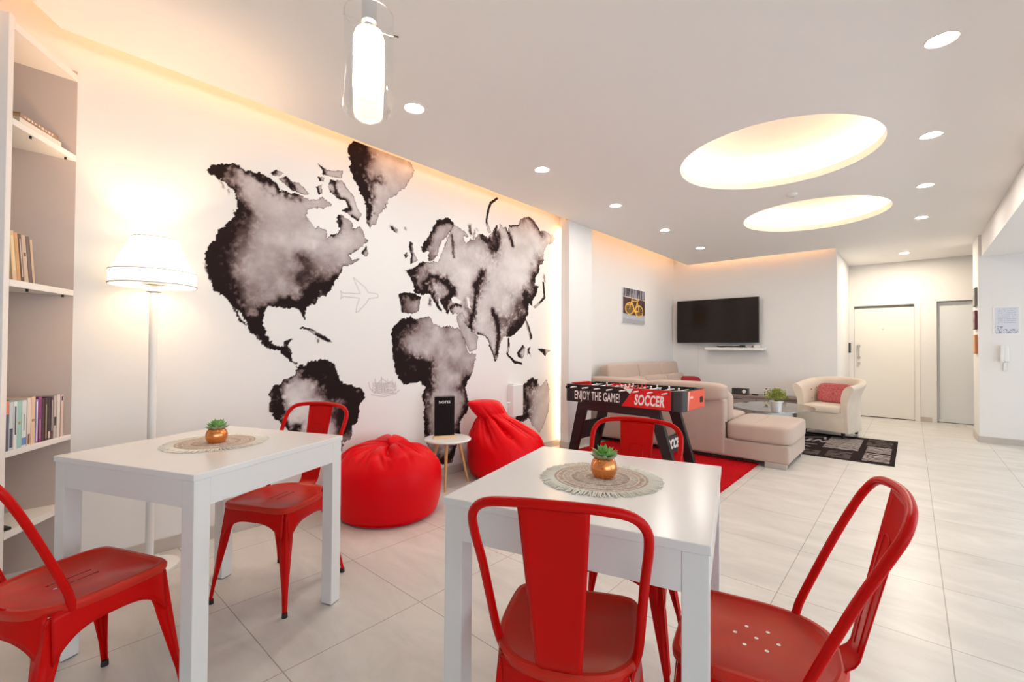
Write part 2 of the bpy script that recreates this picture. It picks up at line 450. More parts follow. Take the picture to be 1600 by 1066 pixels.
# LED strips lying on the hidden upper side of the lowered ceiling
struct('trim_cove_left', MB().span((-2.965, 0.16, H + 0.062), (-2.945, 4.32, H + 0.075)), 'strip')
struct('trim_cove_recess', MB().span((-2.965, 4.84, H + 0.062), (-2.945, 8.0, H + 0.075)), 'strip')
struct('trim_cove_tv', MB().span((-2.94, 8.0, H + 0.062), (-0.86, 8.015, H + 0.075)), 'strip')
dv = Vector((0.843, -0.537, 0)); p0 = Vector((-2.955, 0.13, 0)); p1 = p0 + dv * 3.2
nv_ = Vector((0.537, 0.843, 0)) * 0.02
struct('trim_cove_corner', MB().prism([(p0.x, p0.y), (p1.x, p1.y), (p1.x + nv_.x, p1.y + nv_.y), (p0.x + nv_.x, p0.y + nv_.y)], H + 0.062, H + 0.075), 'strip')
struct('trim_pillar_light', MB().span((-3.165, 4.395, 0.08), (-3.105, 4.405, 2.6)), 'pillarstrip')

# skirting
struct('baseboard_left', MB().span((-3.18, 0.24, 0), (-3.168, 4.40, 0.075)), 'base', bevel=0.002)
struct('baseboard_recess', MB().span((-3.30, 4.84, 0), (-3.288, 8.19, 0.075)), 'base')
struct('baseboard_tv', MB().span((-3.28, 8.188, 0), (-0.83, 8.20, 0.075)), 'base')
struct('baseboard_pillar', MB().span((-3.085, 4.318, 0), (-2.958, 4.33, 0.075)).span((-2.97, 4.33, 0), (-2.958, 4.82, 0.075)), 'base')
struct('baseboard_hall', MB().span((-0.83, 8.21, 0), (-0.818, 9.95, 0.075)), 'base')
struct('baseboard_far', MB().span((0.10, 9.958, 0), (0.24, 9.97, 0.075)), 'base')
struct('baseboard_column', MB().span((0.628, 8.268, 0), (4.0, 8.28, 0.075)).span((0.628, 8.28, 0), (0.64, 8.93, 0.075)), 'base', bevel=0.002)

# doors
d1 = struct('door_1', MB().span((-0.762, 9.99, 0.012), (0.031, 10.03, 1.885)), 'door', bevel=0.003)
MB().tube([(-0.70, 9.99, 1.235), (-0.70, 9.955, 1.235), (-0.70, 9.955, 1.03), (-0.70, 9.99, 1.03)], 0.009, 10).build('door_handle', 'satin', d1, smooth=50)
MB().cyl((-0.70, 9.99, 1.235), (-0.70, 9.975, 1.235), 0.024).cyl((-0.70, 9.99, 1.03), (-0.70, 9.975, 1.03), 0.024).build('handle_rosette', 'satin', d1, smooth=40)
MB().cyl((-0.70, 9.99, 0.93), (-0.70, 9.962, 0.93), 0.022).build('door_lock', 'satin', d1, smooth=40)
MB().cyl((-0.37, 9.99, 1.52), (-0.37, 9.984, 1.52), 0.012).build('peephole', 'satin', d1, smooth=40)
struct('trim_1', MB().span((0.05, 9.955, 0), (0.10, 9.97, 1.96)), 'door')
d2 = struct('door_2', MB().span((0.305, 10.06, 0.008), (1.118, 10.10, 1.945)), 'door2', bevel=0.003)
MB().cyl((0.72, 10.06, 1.50), (0.72, 10.052, 1.50), 0.03).build('door_plate', 'plastic', d2, smooth=40)
lk = tag(MB().span((-0.828, 9.80, 1.11), (-0.80, 9.88, 1.285)).build('card_reader', 'charcoal', bevel=0.006), 'small dark keypad on the hall wall beside the cream entrance door', 'keypad')

# ================================================================== MURAL
# shapes are drawn in the mural's own flat layout: (px) marks are measured points on the wallpaper
def wall_pts(pts):
    r = []
    for a in pts:
        p = at_x(a[0], a[1], -3.18); r.append((p.y, p.z))
    return r
NA = [(323.7,266),(329,260),(341,257.3),(351.5,256.5),(363.5,256.5),(374,260),(384.5,268.5),(392,266),(399.5,268.5),(410,272.3),(422,277.5),(431,286.5),(437.5,298),(451,299.3),(463,303.8),(473.5,308.3),(484,313),(493,313.6),(505,308.3),(514,315),(518.6,321.8),(505,325.6),(487,327),(480.3,330),(479.6,337.6),(481.8,346.6),(490,352.6),(500.6,357),(508,361.6),(511.9,372),(516.4,366),(527.6,366),(531.4,358.6),(525.4,348),(529,337.6),(539.6,337.6),(548.6,343.6),(551.7,358.6),(562,352.6),(568,366),(574,376.6),(566.7,382.6),(557.7,391.6),(545,399),(551,405),(564.6,405),(551,412.5),(536,416.3),(533,424),(530,432),(521,442.6),(515,454.6),(509.8,462),(496.3,465),(494.8,472.6),(486,478),(478,480.5),(477.2,500.8),(471.3,494.9),(467,483.9),(455.3,480.5),(441.8,482.2),(430,480.5),(414.7,482.2),(411.4,496.5),(412.2,513.4),(419.8,528.6),(431.6,541.3),(441.8,542.2),(446.8,530.3),(457,530.3),(451.9,542),(457,550.6),(455.5,560.8),(466.7,569.8),(463.3,573),(449.8,559.7),(438.6,554),(434,548.4),(413.8,541.7),(398,524.8),(389,513.5),(384,503),(376,490),(370,484),(372,492),(380,503),(388,511),(380,508),(372,498),(366,486),(352,466),(335.3,456),(326,435.7),(321,424),(322.7,396.9),(327.5,379.5),(335,370.5),(347,355.5),(366.5,337.5),(365,330),(371,331.5),(371.7,316.5),(363.5,295.5),(350,283.5),(342.5,282.7),(330.5,275)]
GREEN = [(568,222),(585,229),(600,236),(620,243),(640,251),(646,266),(642.5,275.6),(634.5,290),(622,302),(607.7,311),(600.6,327),(591.7,334),(588,348.6),(578.3,358.4),(573,347),(572,327),(566.7,306),(559.6,293),(551.6,277),(544.5,261),(549.8,256),(544.5,238),(545,224),(552.5,217.6),(563,219)]
ISL = [
 ([(422.5,270),(430,264.8),(443.5,270.8),(434.5,276),(427.8,274.5)], [([(423,270),(429,268)],4,.9)]),
 ([(435.3,279),(446.5,276),(457,284.3),(466,285),(473.6,292.6),(482.6,303),(475,305.3),(457,297.8),(443.5,286.5)], [([(437,279),(446,279),(457,292)],5,.85)]),
 ([(495.3,254.3),(505,261),(511,266.3),(535,267),(535,279),(503.6,273),(503.6,265.5)], [([(496,255),(504,263),(505,272)],4,.9)]),
 ([(496,276),(506.6,277.5),(505,283.5),(499,283.5)], [([(497,276),(500,282)],3,.9)]),
 ([(493.8,291),(503.6,289.5),(503.6,301.6),(498,305)], [([(495,291),(498,303)],3,.95)]),
 ([(517,280.5),(521.6,282),(535,282),(542.6,294),(553,307.6),(557.7,324),(565,336),(559,346.6),(550,339),(533.6,329),(544,324),(539.6,313.6),(529,312),(515.6,300),(512.6,291)], [([(519,282),(515,293),(518,302)],5,.95),([(530,311),(541,315),(546,326),(536,329)],4,.8),([(550,338),(558,345)],2.5,.8),([(538,284),(541,290)],3,.5)]),
 ([(572,384),(576,397.5),(572,402),(565,396)], [([(571,386),(566,396)],3,.9)]),
 ([(465.6,513.5),(472,510),(488,514.6),(506,524.8),(519.6,535),(508,533.8),(495,526),(479,515.8)], [([(466,513),(472,510.5),(488,516)],2.5,1),([(495,524),(508,530),(516,534)],3.5,.8)]),
 ([(640,377.6),(645,380.6),(646,394),(653.5,407.6),(640,413.6),(642,400),(638.5,386.6)], [([(641,379),(641,390)],3,.95),([(643,398),(642,411)],2.5,.9)]),
 ([(631,398.6),(636,394),(638,400),(633,404)], [([(633,396),(633,402)],2.5,.9)]),
 ([(610,353.5),(622,358),(619,364),(613,361)], [([(611,354),(616,362)],2,.8)]),
 ([(776.6,308.5),(779,311),(773,316),(768,319),(765,328),(761.5,346),(767,363),(763,364),(758.6,347),(761,327.5),(765.5,316)], [([(777,310),(767,317),(762,328),(760,345)],3,1)]),
 ([(847,439),(850,441),(852.5,466),(846,473),(836,482),(833,480),(843,471),(849,463)], [([(849,441),(851,466),(843,472)],1.6,.9)]),
 ([(795,527),(797,540),(794,553),(804,563),(816,567),(816,570),(803,568),(791,554),(793,540),(793,528)], [([(795,529),(794,540)],2,.9),([(792,553),(803,565.6),(815.7,568.8)],2.2,1)]),
 ([(817,538.5),(820,543),(819,556),(815.7,561),(809,558),(807.7,551)], [([(816,540),(809,551),(812,558)],3.5,.9)]),
 ([(824,545),(830,541),(827,548),(830,558),(826,552),(824,556)], [([(826,544),(828,556)],2,.9)]),
 ([(821,497),(825,505),(829,516),(832,529),(828,532),(826,520),(822,510)], [([(822.9,498.6),(829,521),(830,529)],1.6,.8)]),
 ([(839.6,544.8),(846,544),(855.6,546.4),(861,547),(855,551),(852,557.6),(846,551)], [([(842,545),(850,549),(851,556)],2.6,.9)]),
 ([(862,365),(866,372),(864,380),(858,381)], [([(855.5,366),(856,372)],2,.9)]),
]
SA = [(469,571),(473,572),(482,565),(490,562),(498,564),(506,559.7),(516,564),(524,572),(528,582),(529.8,592),(541,600),(553.4,604.7),(562,607),(570,612.6),(568,624),(562.4,635),(561,650),(558,660),(550,666),(549.5,675),(548.6,685),(542,689),(536,692),(536,702),(531,707),(526.7,710.6),(524,722),(519,737),(512,736),(505,722),(490,705),(470,690),(450,672),(436,660),(430.4,653),(421,645),(419.4,638),(423.6,626),(421,614),(428,604),(438.9,595.7),(452,589),(462.5,584),(463,576)]
AF = [(640.8,493.8),(628,499),(616,508),(610.8,523),(613,538),(612,550),(616,574),(622.5,591),(630,600),(640.5,600),(650,597),(657,597),(666,604.6),(661,611),(659.3,618),(664.6,636),(661,647),(661.6,657),(663,672),(665,690),(672,706),(682,718),(690,727),(703,727),(709,716),(712,701),(719.5,676),(718,661),(724,652),(728.6,644.5),(732,637),(731.6,627),(728,614),(727.6,606),(731,597),(735,589.5),(741,570),(744,552),(739,553),(733,553),(726,530),(720,519),(715,512.6),(700,509.6),(688,511),(677.6,505),(670,494.6),(653.5,499),(646,498)]
ARAB = [(713,494),(722,488),(730,505),(736,514),(747,527),(745,545),(734,550),(725,530),(717,512)]
IB = [(622,460),(628,457.5),(637,457),(647.5,457.8),(658,464.5),(656,474),(653.5,487),(643,490),(628,488.6),(625.8,475)]
SCAN = [(670,406),(670,394),(661,394.8),(658,386.6),(664,376),(670,370),(676,355),(682,346),(694,341.5),(703,342),(709,349),(706,359.5),(700,368.6),(689.6,377.6),(685,389.6),(683.6,400),(676,407.6)]
EUR = [(632.5,421),(641.5,419.6),(652,414),(661,410.6),(672,408.6),(684,409),(690,398),(694,384),(701,370),(706,358),(709,350),(715,353.5),(721,358),(730,365.6),(732,371.6),(724,368.6),(725,376),(730,380.6),(734.6,374.6),(740.6,374.6),(748,367),(754,365.8),(763,371.8),(766,365),(772,363.6),(773,357),(775,351.6),(778,351.6),(778,363),(781.8,350),(785.6,357.6),(790,354.6),(794.6,362),(796,351.6),(809.6,350.8),(813,343),(818.6,339.5),(826,338),(835,345.6),(844,360.6),(853,362),(860.6,367),(860.6,380),(854.6,382),(850,395),(848.6,410),(844,414.6),(842.6,425),(836.6,434),(836.4,446),(842,447.5),(838,460),(831.6,471.5),(831.6,480),(826.9,473),(825,492),(819,505),(811,516),(798,526.5),(793.4,525.7),(786,524),(783.8,532),(780.6,541.6),(775,567),(767.8,551),(763,533.7),(756.7,525),(747,523),(740.7,519),(735,516),(729.6,509.7),(722,500),(717,491),(706,490),(702,483),(700,491.6),(696,488),(692,480),(688,470),(684,462),(686,472),(690,484),(689,489),(685,484),(679,472),(673,460.8),(666,459),(659.5,461.5),(647.5,457),(646,445),(640,430)]
HOLES = [[(704.6,467),(711,463),(715,466),(722,472),(718,475),(706,472)],[(728.6,464.5),(733,464.5),(735.4,482.6),(732,479)]]
LAND = [
 (NA, .30, [([(326,267),(336,266),(343,270)],11,1.0),([(345,259),(365,259),(380,268),(395,271),(412,276),(425,284),(436,298)],6,1.0),([(436,299),(452,301),(462,306)],4.5,.9),([(345,281),(362,298),(371,318),(371,335)],7.5,.95),
   ([(366,338),(348,358),(331,380),(326,402),(326,428),(338,455)],13,.95),([(338,455),(356,468),(372,488),(390,512),(400,524)],11,1.0),([(412,488),(430,484),(445,478),(462,478),(478,474),(496,464),(512,452),(528,437)],13,1.05),
   ([(474,482),(474,498)],7,1),([(411,492),(406,508),(411,524),(424,540)],9,1),([(398,522),(415,540),(440,550),(456,556),(466,570)],8,1.0),([(446,532),(455,534)],5,.7),
   ([(378,325),(388,345),(372,365),(352,385),(345,420),(355,445)],26,.42),([(472,445),(486,425),(480,410)],14,.42),([(500,445),(515,440)],14,.35),([(531,340),(529,352),(528,362),(520,366)],4,.6),([(513,368),(528,366)],2,.6)]),
 (GREEN, .24, [([(553,222),(552,245),(549,258)],11,1.1),([(549,262),(558,278),(566,294),(571,308)],8,1.0),([(573,315),(574,335),(577,352)],4.5,1.0),([(578,282),(591,283)],5,.55),([(562,225),(572,245),(568,262)],14,.55)]),
 (SA, .16, [([(500,566),(516,574),(524,590)],15,1.2),([(528,596),(545,610),(556,622),(550,640),(545,655)],19,1.3),([(532,610),(520,618)],13,.7),([(470,576),(485,570),(500,568)],9,1),([(440,598),(456,590),(468,580)],6,1),([(425,612),(424,628),(432,640)],9,.9),([(422,640),(430,650)],7,1.1),
   ([(432,655),(452,673),(466,684)],5,.8),([(466,668),(466,676)],8,1.0),([(530,704),(524,712)],8,1.1),([(490,588),(500,598),(512,604)],11,.55)]),
 (AF, .34, [([(640,499),(622,510),(616,530),(617,555),(620,572)],10,1.05),([(620,575),(628,590),(642,595),(656,592)],12,1.1),([(624,574),(640,563),(655,566),(668,571)],7,.65),([(662,585),(664,600),(662,618),(664,634),(663,655),(666,680)],6,.95),
   ([(728,600),(731,620),(729,640),(722,655),(719,676)],6,1.0),([(736,588),(728,600)],4,.7),([(710,700),(700,718),(686,722)],9,.8),([(664,600),(655,578)],9,.5),([(703,560),(722,585)],20,.12)]),
 (ARAB, .30, []),
 (IB, .45, [([(624,461),(637,459),(648,460)],5,1),([(626,463),(628,478),(629,487)],4.5,.95),([(652,460),(658,466)],4,.7)]),
 (SCAN, .34, [([(660,392),(660,383),(668,374)],5,1),([(682,348),(694,344),(703,345),(708,350)],4,.95),([(672,368),(678,355)],4,.6),([(665,398),(670,400)],6,.4)]),
 (EUR, .20, [([(634,422),(642,436),(646,450),(648,457)],5,1.0),([(636,421),(650,416),(661,411)],5,.75),([(664,458),(666,446),(676,437),(686,436),(696,441),(704,450),(703,460),(698,467)],5,.9),([(650,457),(662,458),(672,460)],5,.8),
   ([(674,462),(682,476),(688,488)],3,.8),([(692,474),(697,488),(704,491)],4,.9),([(755,434),(747,448),(742,466),(738,484),(733,500),(731,508)],5,1.0),([(704,480),(712,476),(720,478)],2.5,.7),
   ([(752,370),(764,372)],4.5,.7),([(770,388),(776,380),(774,372)],7,.9),([(772,364),(776,353)],3,.6),([(792,358),(798,372),(801,384)],3,.8),([(797,352),(809,351)],2,.8),([(814,344),(826,340),(836,350),(845,364)],6,.5),
   ([(842,416),(838,430),(838,444),(841,450),(836,462)],6,.95),([(828,470),(824,484),(824,494),(815,510),(800,522)],7.5,.95),([(822,468),(810,474),(808,486)],9,.4),([(832,474),(830,480)],3,1),
   ([(770,486),(776,500),(778,515),(779,530),(776,552)],3.5,.85),([(778,505),(790,507)],8,.4),([(748,524),(760,530),(766,548),(774,565)],3.4,1.0),([(648,425),(660,430),(655,450)],16,.30),([(706,370),(708,385),(709,402)],2.5,.5),([(735,380),(752,385),(765,390)],14,.20),([(745,435),(770,470),(778,460)],22,.12),([(700,452),(700,470),(694,478)],8,.45)]),
 ([(816.6,603),(826,593),(832,590),(839.8,592),(839.8,599),(844.6,604),(854,593),(858,606),(859,619),(858,632),(856.8,643),(848,667.6),(842,675),(832,665),(826,653),(806.8,664),(806,649),(812,645),(816,640)], .20, [([(818,604),(826,598),(834,593)],6,.9),([(820,615),(822,632)],9,.75),([(808,650),(812,656)],7,1.1),([(826,648),(818,650)],5,.5),([(838,594),(837,602)],4,.6)]),
]
PLANE = [(591,462),(589,459),(576,457.6),(570,449),(552,433.6),(555,441),(563,459),(536,458),(531.6,454.6),(534,461),(532,467),(536,463.6),(561.6,465.9),(557,480),(556,489),(561,486),(572,474),(576.6,466.6),(590,465)]
def ship():
    r = random.Random(3); L = []
    L.append([(576,598),(578,607),(584,614),(600,616),(618,614),(624,610)])
    for x in (586, 596, 605, 613): L.append([(x, 592 - (x == 596) * 3), (x + 1, 613)])
    for k in range(9): L.append([(584 + r.random() * 4, 599 + k * 1.8), (617 - r.random() * 5, 598 + k * 1.8 + r.random() * 2)])
    for k in range(16):
        x = 582 + r.random() * 36; L.append([(x, 597 + r.random() * 5), (x + r.random() * 5 - 2.5, 606 + r.random() * 8)])
    L.append([(590,600),(597,592),(606,598),(612,596),(616,603)]); L.append([(580,617),(600,620),(620,615)])
    return L
SHIP = ship()

Y0, Y1, Z0, Z1 = 0.72, 4.38, 0.10, 2.74
NY, NZ = 710, 520
def build_mural():
    s, t = np.meshgrid(np.linspace(0, Y1 - Y0, NY + 1), np.linspace(0, Z1 - Z0, NZ + 1), indexing='ij')
    Y, Z = s + Y0, t + Z0
    A = np.zeros(Y.shape)
    # coastlines are rough: warp the lookup a little; ink edges are ragged
    wy = Y + (fbm(Y * 22, Z * 22, 5) - 0.5) * 0.032 + (vnoise(Y * 75, Z * 75, 15) - 0.5) * 0.014; wz = Z + (fbm(Y * 22, Z * 22, 9) - 0.5) * 0.032 + (vnoise(Y * 75, Z * 75, 19) - 0.5) * 0.014
    n1 = fbm(Y * 9, Z * 9, 2, 5); n2 = fbm(Y * 40, Z * 40, 11, 4); n3 = fbm(Y * 3, Z * 3, 31, 3)
    iy = Y + (n1 - 0.5) * 0.16 + (n2 - 0.5) * 0.05; iz = Z + (fbm(Y * 9, Z * 9, 77, 5) - 0.5) * 0.16 + (fbm(Y * 40, Z * 40, 78) - 0.5) * 0.05
    def px_scale(pts):      # metres of wall per measured unit at this place
        a = at_x(pts[0][0], pts[0][1], -3.18); b = at_x(pts[0][0] + 1, pts[0][1], -3.18); c = at_x(pts[0][0], pts[0][1] + 1, -3.18)
        return (abs(b.y - a.y) * 0.5 + abs(c.z - a.z) * 0.5)
    def sub(pts, pad):
        ys = [p[0] for p in pts]; zs = [p[1] for p in pts]
        i0 = max(0, int((min(ys) - pad - Y0) / (Y1 - Y0) * NY)); i1 = min(NY + 1, int((max(ys) + pad - Y0) / (Y1 - Y0) * NY) + 2)
        j0 = max(0, int((min(zs) - pad - Z0) / (Z1 - Z0) * NZ)); j1 = min(NZ + 1, int((max(zs) + pad - Z0) / (Z1 - Z0) * NZ) + 2)
        return slice(i0, i1), slice(j0, j1)
    holes = [wall_pts(h) for h in HOLES]
    for poly, base, strokes in [(p, .26, q) for p, q in ISL] + LAND:
        P = wall_pts(poly); S = sub(P, 0.06)
        big = len(poly) > 16
        yy, zz = (wy[S], wz[S]) if big else (Y[S] + (wy[S] - Y[S]) * 0.4, Z[S] + (wz[S] - Z[S]) * 0.4)
        ins = inside(P, yy, zz)
        for h in holes: ins &= ~inside(h, yy, zz)
        de = dist_line(P, yy, zz, True)
        v = base * (0.45 + 1.1 * n1[S] * (0.5 + 1.0 * n3[S]))
        v = v + 0.34 * np.exp(-(de / 0.005) ** 2) * (n2[S] * 1.6) + 0.12 * np.exp(-de / 0.04)
        for pts, wd, st in strokes:
            sc = px_scale(pts); Q = wall_pts(pts)
            d = dist_line(Q, iy[S] if wd > 4 else yy, iz[S] if wd > 4 else zz)
            wr = wd * sc * (1.18 if wd > 4 else 1.0) * (0.75 + 0.5 * n3[S] if wd > 6 else 1)
            if wd > 9.5: v = v + 0.12 * st * np.exp(-(d / (wr * 2.0)) ** 1.6) * (0.5 + n2[S]); wr = wr * 0.76
            f_ = np.exp(-(d / wr) ** (1.35 if wd > 4 else 2.0))
            v = v + st * (0.86 if wd > 9.5 else 1.0) * f_ * (1 - 0.9 * (1 - f_) * (n2[S] > 0.5) * np.clip((n2[S] - 0.5) * 5, 0, 1))
        A[S] = np.where(ins, np.maximum(A[S], v), A[S])
    for L, st in [(PLANE + [PLANE[0]], .30)] + [(q, .33) for q in SHIP]:
        Q = wall_pts(L); S = sub(Q, 0.02); d = dist_line(Q, Y[S], Z[S])
        A[S] = np.maximum(A[S], st * np.exp(-(d / 0.0035) ** 2))
    for pts, wd, st in [([(346,286),(350,292)],2,.5),([(356,297),(359,301)],2,.5),([(319.5,412),(321,424)],1.5,.6),([(498,533),(496,531)],2,.7),([(734,353),(736,366)],2.5,.8),([(742,360),(740,372)],2,.5),([(850,432),(851,439)],2.5,.5),([(612,356),(620,360)],3,.5),([(633,357),(634,358)],1.5,.5),([(654,432),(654,434)],1,.5),([(745,357),(747,359)],2,.3),([(672,468),(672,475)],2,.8)]:
        Q = wall_pts(pts); S = sub(Q, 0.05); d = dist_line(Q, wy[S], wz[S])
        A[S] = np.maximum(A[S], st * np.exp(-(d / (wd * px_scale(pts))) ** 2))
    A = np.clip(A, 0, 1.15)
    white = np.array(WALL_RGB); g = np.array([0.44, 0.40, 0.41]); k = np.array([0.012, 0.009, 0.010])
    a = np.clip(A, 0, 1)[..., None]
    ra = np.array([0, 0.15, 0.35, 0.55, 0.75, 0.95]); rc = np.array([white, (0.70, 0.67, 0.66), (0.47, 0.42, 0.42), (0.25, 0.19, 0.185), (0.085, 0.055, 0.052), (0.018, 0.010, 0.010)])
    col = np.stack([np.interp(A, ra, rc[:, i]) for i in range(3)], -1)
    o = painted('world_map_mural', (-3.1795, Y0, Z0), (0, 1, 0), (0, 0, 1), Y1 - Y0, Z1 - Z0, NY, NZ, lambda s, t: col, 'mural', keep=lambda s, t: A > 0.012)
    tag(o, 'black and grey ink-wash world map printed on the long white wall', 'wall mural')
build_mural()

# ================================================================== CEILING LIGHTS
def downlight(x, y, label, grp='recessed ceiling downlights', lens='down'):
    t = thing('ceiling_downlight', label, 'ceiling light', (x, y, H), 0, grp)
    MB().lathe([(0.047, -0.001), (0.062, -0.004), (0.066, 0.0), (0.047, 0.004)], n=32, close=True).build('trim_ring', 'trimw', t, smooth=40)
    MB().lathe([(0.0005, -0.002), (0.047, -0.002), (0.047, 0.002)], n=32).build('lens', 'downhall' if y > 9 else 'down', t)
    return t
for x, y, lb in [(0.113, 2.94, 'large bright round downlight, nearest of the right-hand row on the ceiling'),
                 (0.105, 4.21, 'round downlight level with the near edge of the larger ceiling oval, right-hand row'),
                 (0.097, 5.47, 'round downlight on the right-hand row, just beyond the second-nearest one'),
                 (0.087, 6.78, 'round downlight on the right-hand row, right of the smaller ceiling oval'),
                 (-0.08, 9.11, 'faint round downlight in the hallway ceiling before the doors'),
                 (-2.292, 2.94, 'round downlight above the eastern half of the wall map, nearest of the left-hand row'),
                 (-2.297, 4.19, 'round downlight in front of the wall pillar, second of the left-hand row'),
                 (-2.31, 5.47, 'round downlight above the sofa, third of the left-hand row'),
                 (-2.323, 6.77, 'smallest round downlight of the left-hand row, nearest the television'),
                 (-2.30, 1.66, 'round downlight at the top edge of the picture above the white tables')]:
    downlight(x, y, lb)
sd = thing('smoke_detector', 'small flat white smoke detector on the ceiling between the two glowing ovals', 'smoke detector', (-0.85, 4.955, H))
MB().lathe([(0.0005, -0.028), (0.03, -0.028), (0.045, -0.02), (0.05, 0.0)], n=32).build('detector_body', 'plastic', sd, smooth=40)
MB().lathe([(0.018, -0.031), (0.024, -0.031), (0.024, -0.027), (0.018, -0.027)], n=24, close=True).build('sensor_ring', 'trimw', sd)

# pendant
pp = at_depth(576, 110, 1.28)
pz0 = at_depth(577, 180, 1.28).z; pz1 = at_depth(577, 24, 1.28).z
pt = thing('pendant_lamp', 'lit pendant lamp, frosted tube inside a clear glass cylinder, hanging from the ceiling', 'pendant lamp', (pp.x, pp.y, pz0))
hh = pz1 - pz0
def tubeprof(r, z0, z1, t): return [(r, z0), (r, z1), (r - t, z1), (r - t, z0)]
MB().lathe([(0.058, 0.0), (0.068, 0.008), (0.069, 0.02), (0.069, hh), (0.066, hh), (0.066, 0.02), (0.062, 0.010), (0.055, 0.003)], n=48, close=True).build('outer_glass', 'glass', pt, smooth=50)
MB().lathe([(0.0005, 0.062), (0.034, 0.062), (0.041, 0.066), (0.042, 0.075), (0.042, 0.215), (0.036, 0.235), (0.016, 0.245)], n=40).build('inner_diffuser', 'opal', pt, smooth=50)
MB().lathe([(0.0005, 0.235), (0.013, 0.235), (0.013, 0.262), (0.021, 0.264), (0.021, 0.325), (0.0005, 0.327)], n=28).build('socket', 'chrome', pt, smooth=40)
rr = RIGHT * 1.0
MB().tube([(-0.075 * rr.x, -0.075 * rr.y, 0.288), (-0.02 * rr.x, -0.02 * rr.y, 0.262), (0.03 * rr.x, 0.03 * rr.y, 0.238), (0.06 * rr.x, 0.06 * rr.y, 0.228), (0.073 * rr.x, 0.073 * rr.y, 0.226)], 0.0014, 8).build('support_wire', 'satin', pt)
MB().tube([(0.071 * rr.x, 0.071 * rr.y, 0.2265), (0.084 * rr.x, 0.084 * rr.y, 0.2235)], 0.0024, 8).build('wire_cap', 'rubber', pt)
MB().cyl((0, 0, 0.32), (0, 0, H - pz0), 0.0055, n=12).build('cable', 'chrome', pt, smooth=40)
MB().lathe([(0.0005, H - pz0 - 0.03), (0.045, H - pz0 - 0.03), (0.05, H - pz0 - 0.02), (0.05, H - pz0)], n=32).build('ceiling_rose', 'chrome', pt, smooth=40)

# ================================================================== FLOOR LAMP
lp = thing('floor_lamp', 'white floor lamp with a glowing pleated shade, standing against the wall behind the left table', 'floor lamp', (-2.98, 0.512, 0))
MB().lathe([(0.0005, 0.0), (0.128, 0.0), (0.13, 0.006), (0.128, 0.016), (0.05, 0.022), (0.02, 0.03), (0.0005, 0.03)], n=48).build('base', 'whitem', lp, smooth=40)
MB().cyl((0, 0, 0.02), (0, 0, 1.455), 0.0185, n=24).build('pole', 'whitem', lp, smooth=40)
MB().lathe([(0.03, 1.448), (0.035, 1.452), (0.035, 1.458), (0.022, 1.464), (0.022, 1.472), (0.03, 1.478), (0.0005, 1.48)], n=28).build('collar', 'trimw', lp, smooth=40)
MB().lathe([(0.0005, 1.50), (0.012, 1.51), (0.013, 1.545), (0.026, 1.575), (0.030, 1.60), (0.024, 1.625), (0.0005, 1.635)], n=24).build('bulb', 'bulb', lp, smooth=60)
MB().lathe([(0.0005, 1.486), (0.05, 1.486), (0.075, 1.53), (0.085, 1.585), (0.083, 1.587), (0.072, 1.533), (0.048, 1.490), (0.0005, 1.490)], n=32).build('added_light_block', 'trimw', lp, smooth=60)  # added opaque cup below the bulb, keeps its light off the wall beneath
def shade(u, v):
    a = u * 2 * PI; r = 0.182 - 0.085 * max(0, (v - 0.28) / 0.72) ** 0.8
    r += 0.0025 * math.sin(24 * a) * (1 if v > 0.3 else 0.2)
    return (r * math.cos(a), r * math.sin(a), 1.482 + 0.245 * v)
MB().grid(shade, 144, 14, True).build('lamp_shade', 'shade', lp, smooth=60, solid=0.002)
MB().lathe([(0.183, 1.478), (0.188, 1.478), (0.188, 1.486), (0.183, 1.486)], n=48, close=True).lathe([(0.182, 1.548), (0.187, 1.548), (0.187, 1.553), (0.182, 1.553)], n=48, close=True).lathe([(0.094, 1.724), (0.100, 1.724), (0.100, 1.730), (0.094, 1.730)], n=48, close=True).build('shade_ring', 'trimw', lp, smooth=40)

# ================================================================== BOOKCASE
P0 = Vector((-3.18, 0.222, 0)); DV = Vector((0.843, -0.537, 0)).normalized(); SL = 0.405
PF = P0 + DV * SL
NIN = Vector((-DV.y, DV.x, 0)) * -1          # into the unit, away from the room
if NIN.x > 0: NIN = -NIN
bc = thing('bookcase', 'tall white tapering corner bookcase with open shelves of books at the left edge', 'bookcase', (-3.18, 0.0, 0))
bo = (-3.18, 0.0, 0)
PG = PF + DV * 0.03
def to_wall(q): k = (q.x + 3.178) / -NIN.x; return (-3.178, q.y + NIN.y * k)
WA, WB = to_wall(PF), to_wall(PG)
tri = [(-3.165, 0.222), (-3.178, 0.222), WA, (PF.x, PF.y)]
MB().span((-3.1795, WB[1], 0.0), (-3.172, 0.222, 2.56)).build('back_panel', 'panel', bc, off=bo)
MB().prism([(PF.x, PF.y), WA, WB, (PG.x, PG.y)], 0.0, 2.56).build('side_panel', 'shelfw', bc, off=bo, bevel=0.002)
for z0, z1 in [(2.507, 2.54), (2.10, 2.128), (1.415, 1.444), (0.692, 0.717), (0.348, 0.378), (0.06, 0.09)]:
    MB().prism(tri, z0, z1).build('shelf', 'shelfw', bc, off=bo, bevel=0.0015)
MB().prism([(-3.165, 0.20), (-3.178, 0.20), WA, (PF.x - 0.03, PF.y - 0.02)], 0.0, 0.06).build('plinth', 'shelfw', bc, off=bo)
for z in (2.10, 1.415):
    for s in (0.07, 0.30):
        q = P0 + DV * s
        MB().cyl((q.x - 0.012, q.y - 0.003, z - 0.012), (q.x - 0.012, q.y - 0.003, z), 0.005, n=10).build('shelf_pin', 'rubber', bc, off=bo)

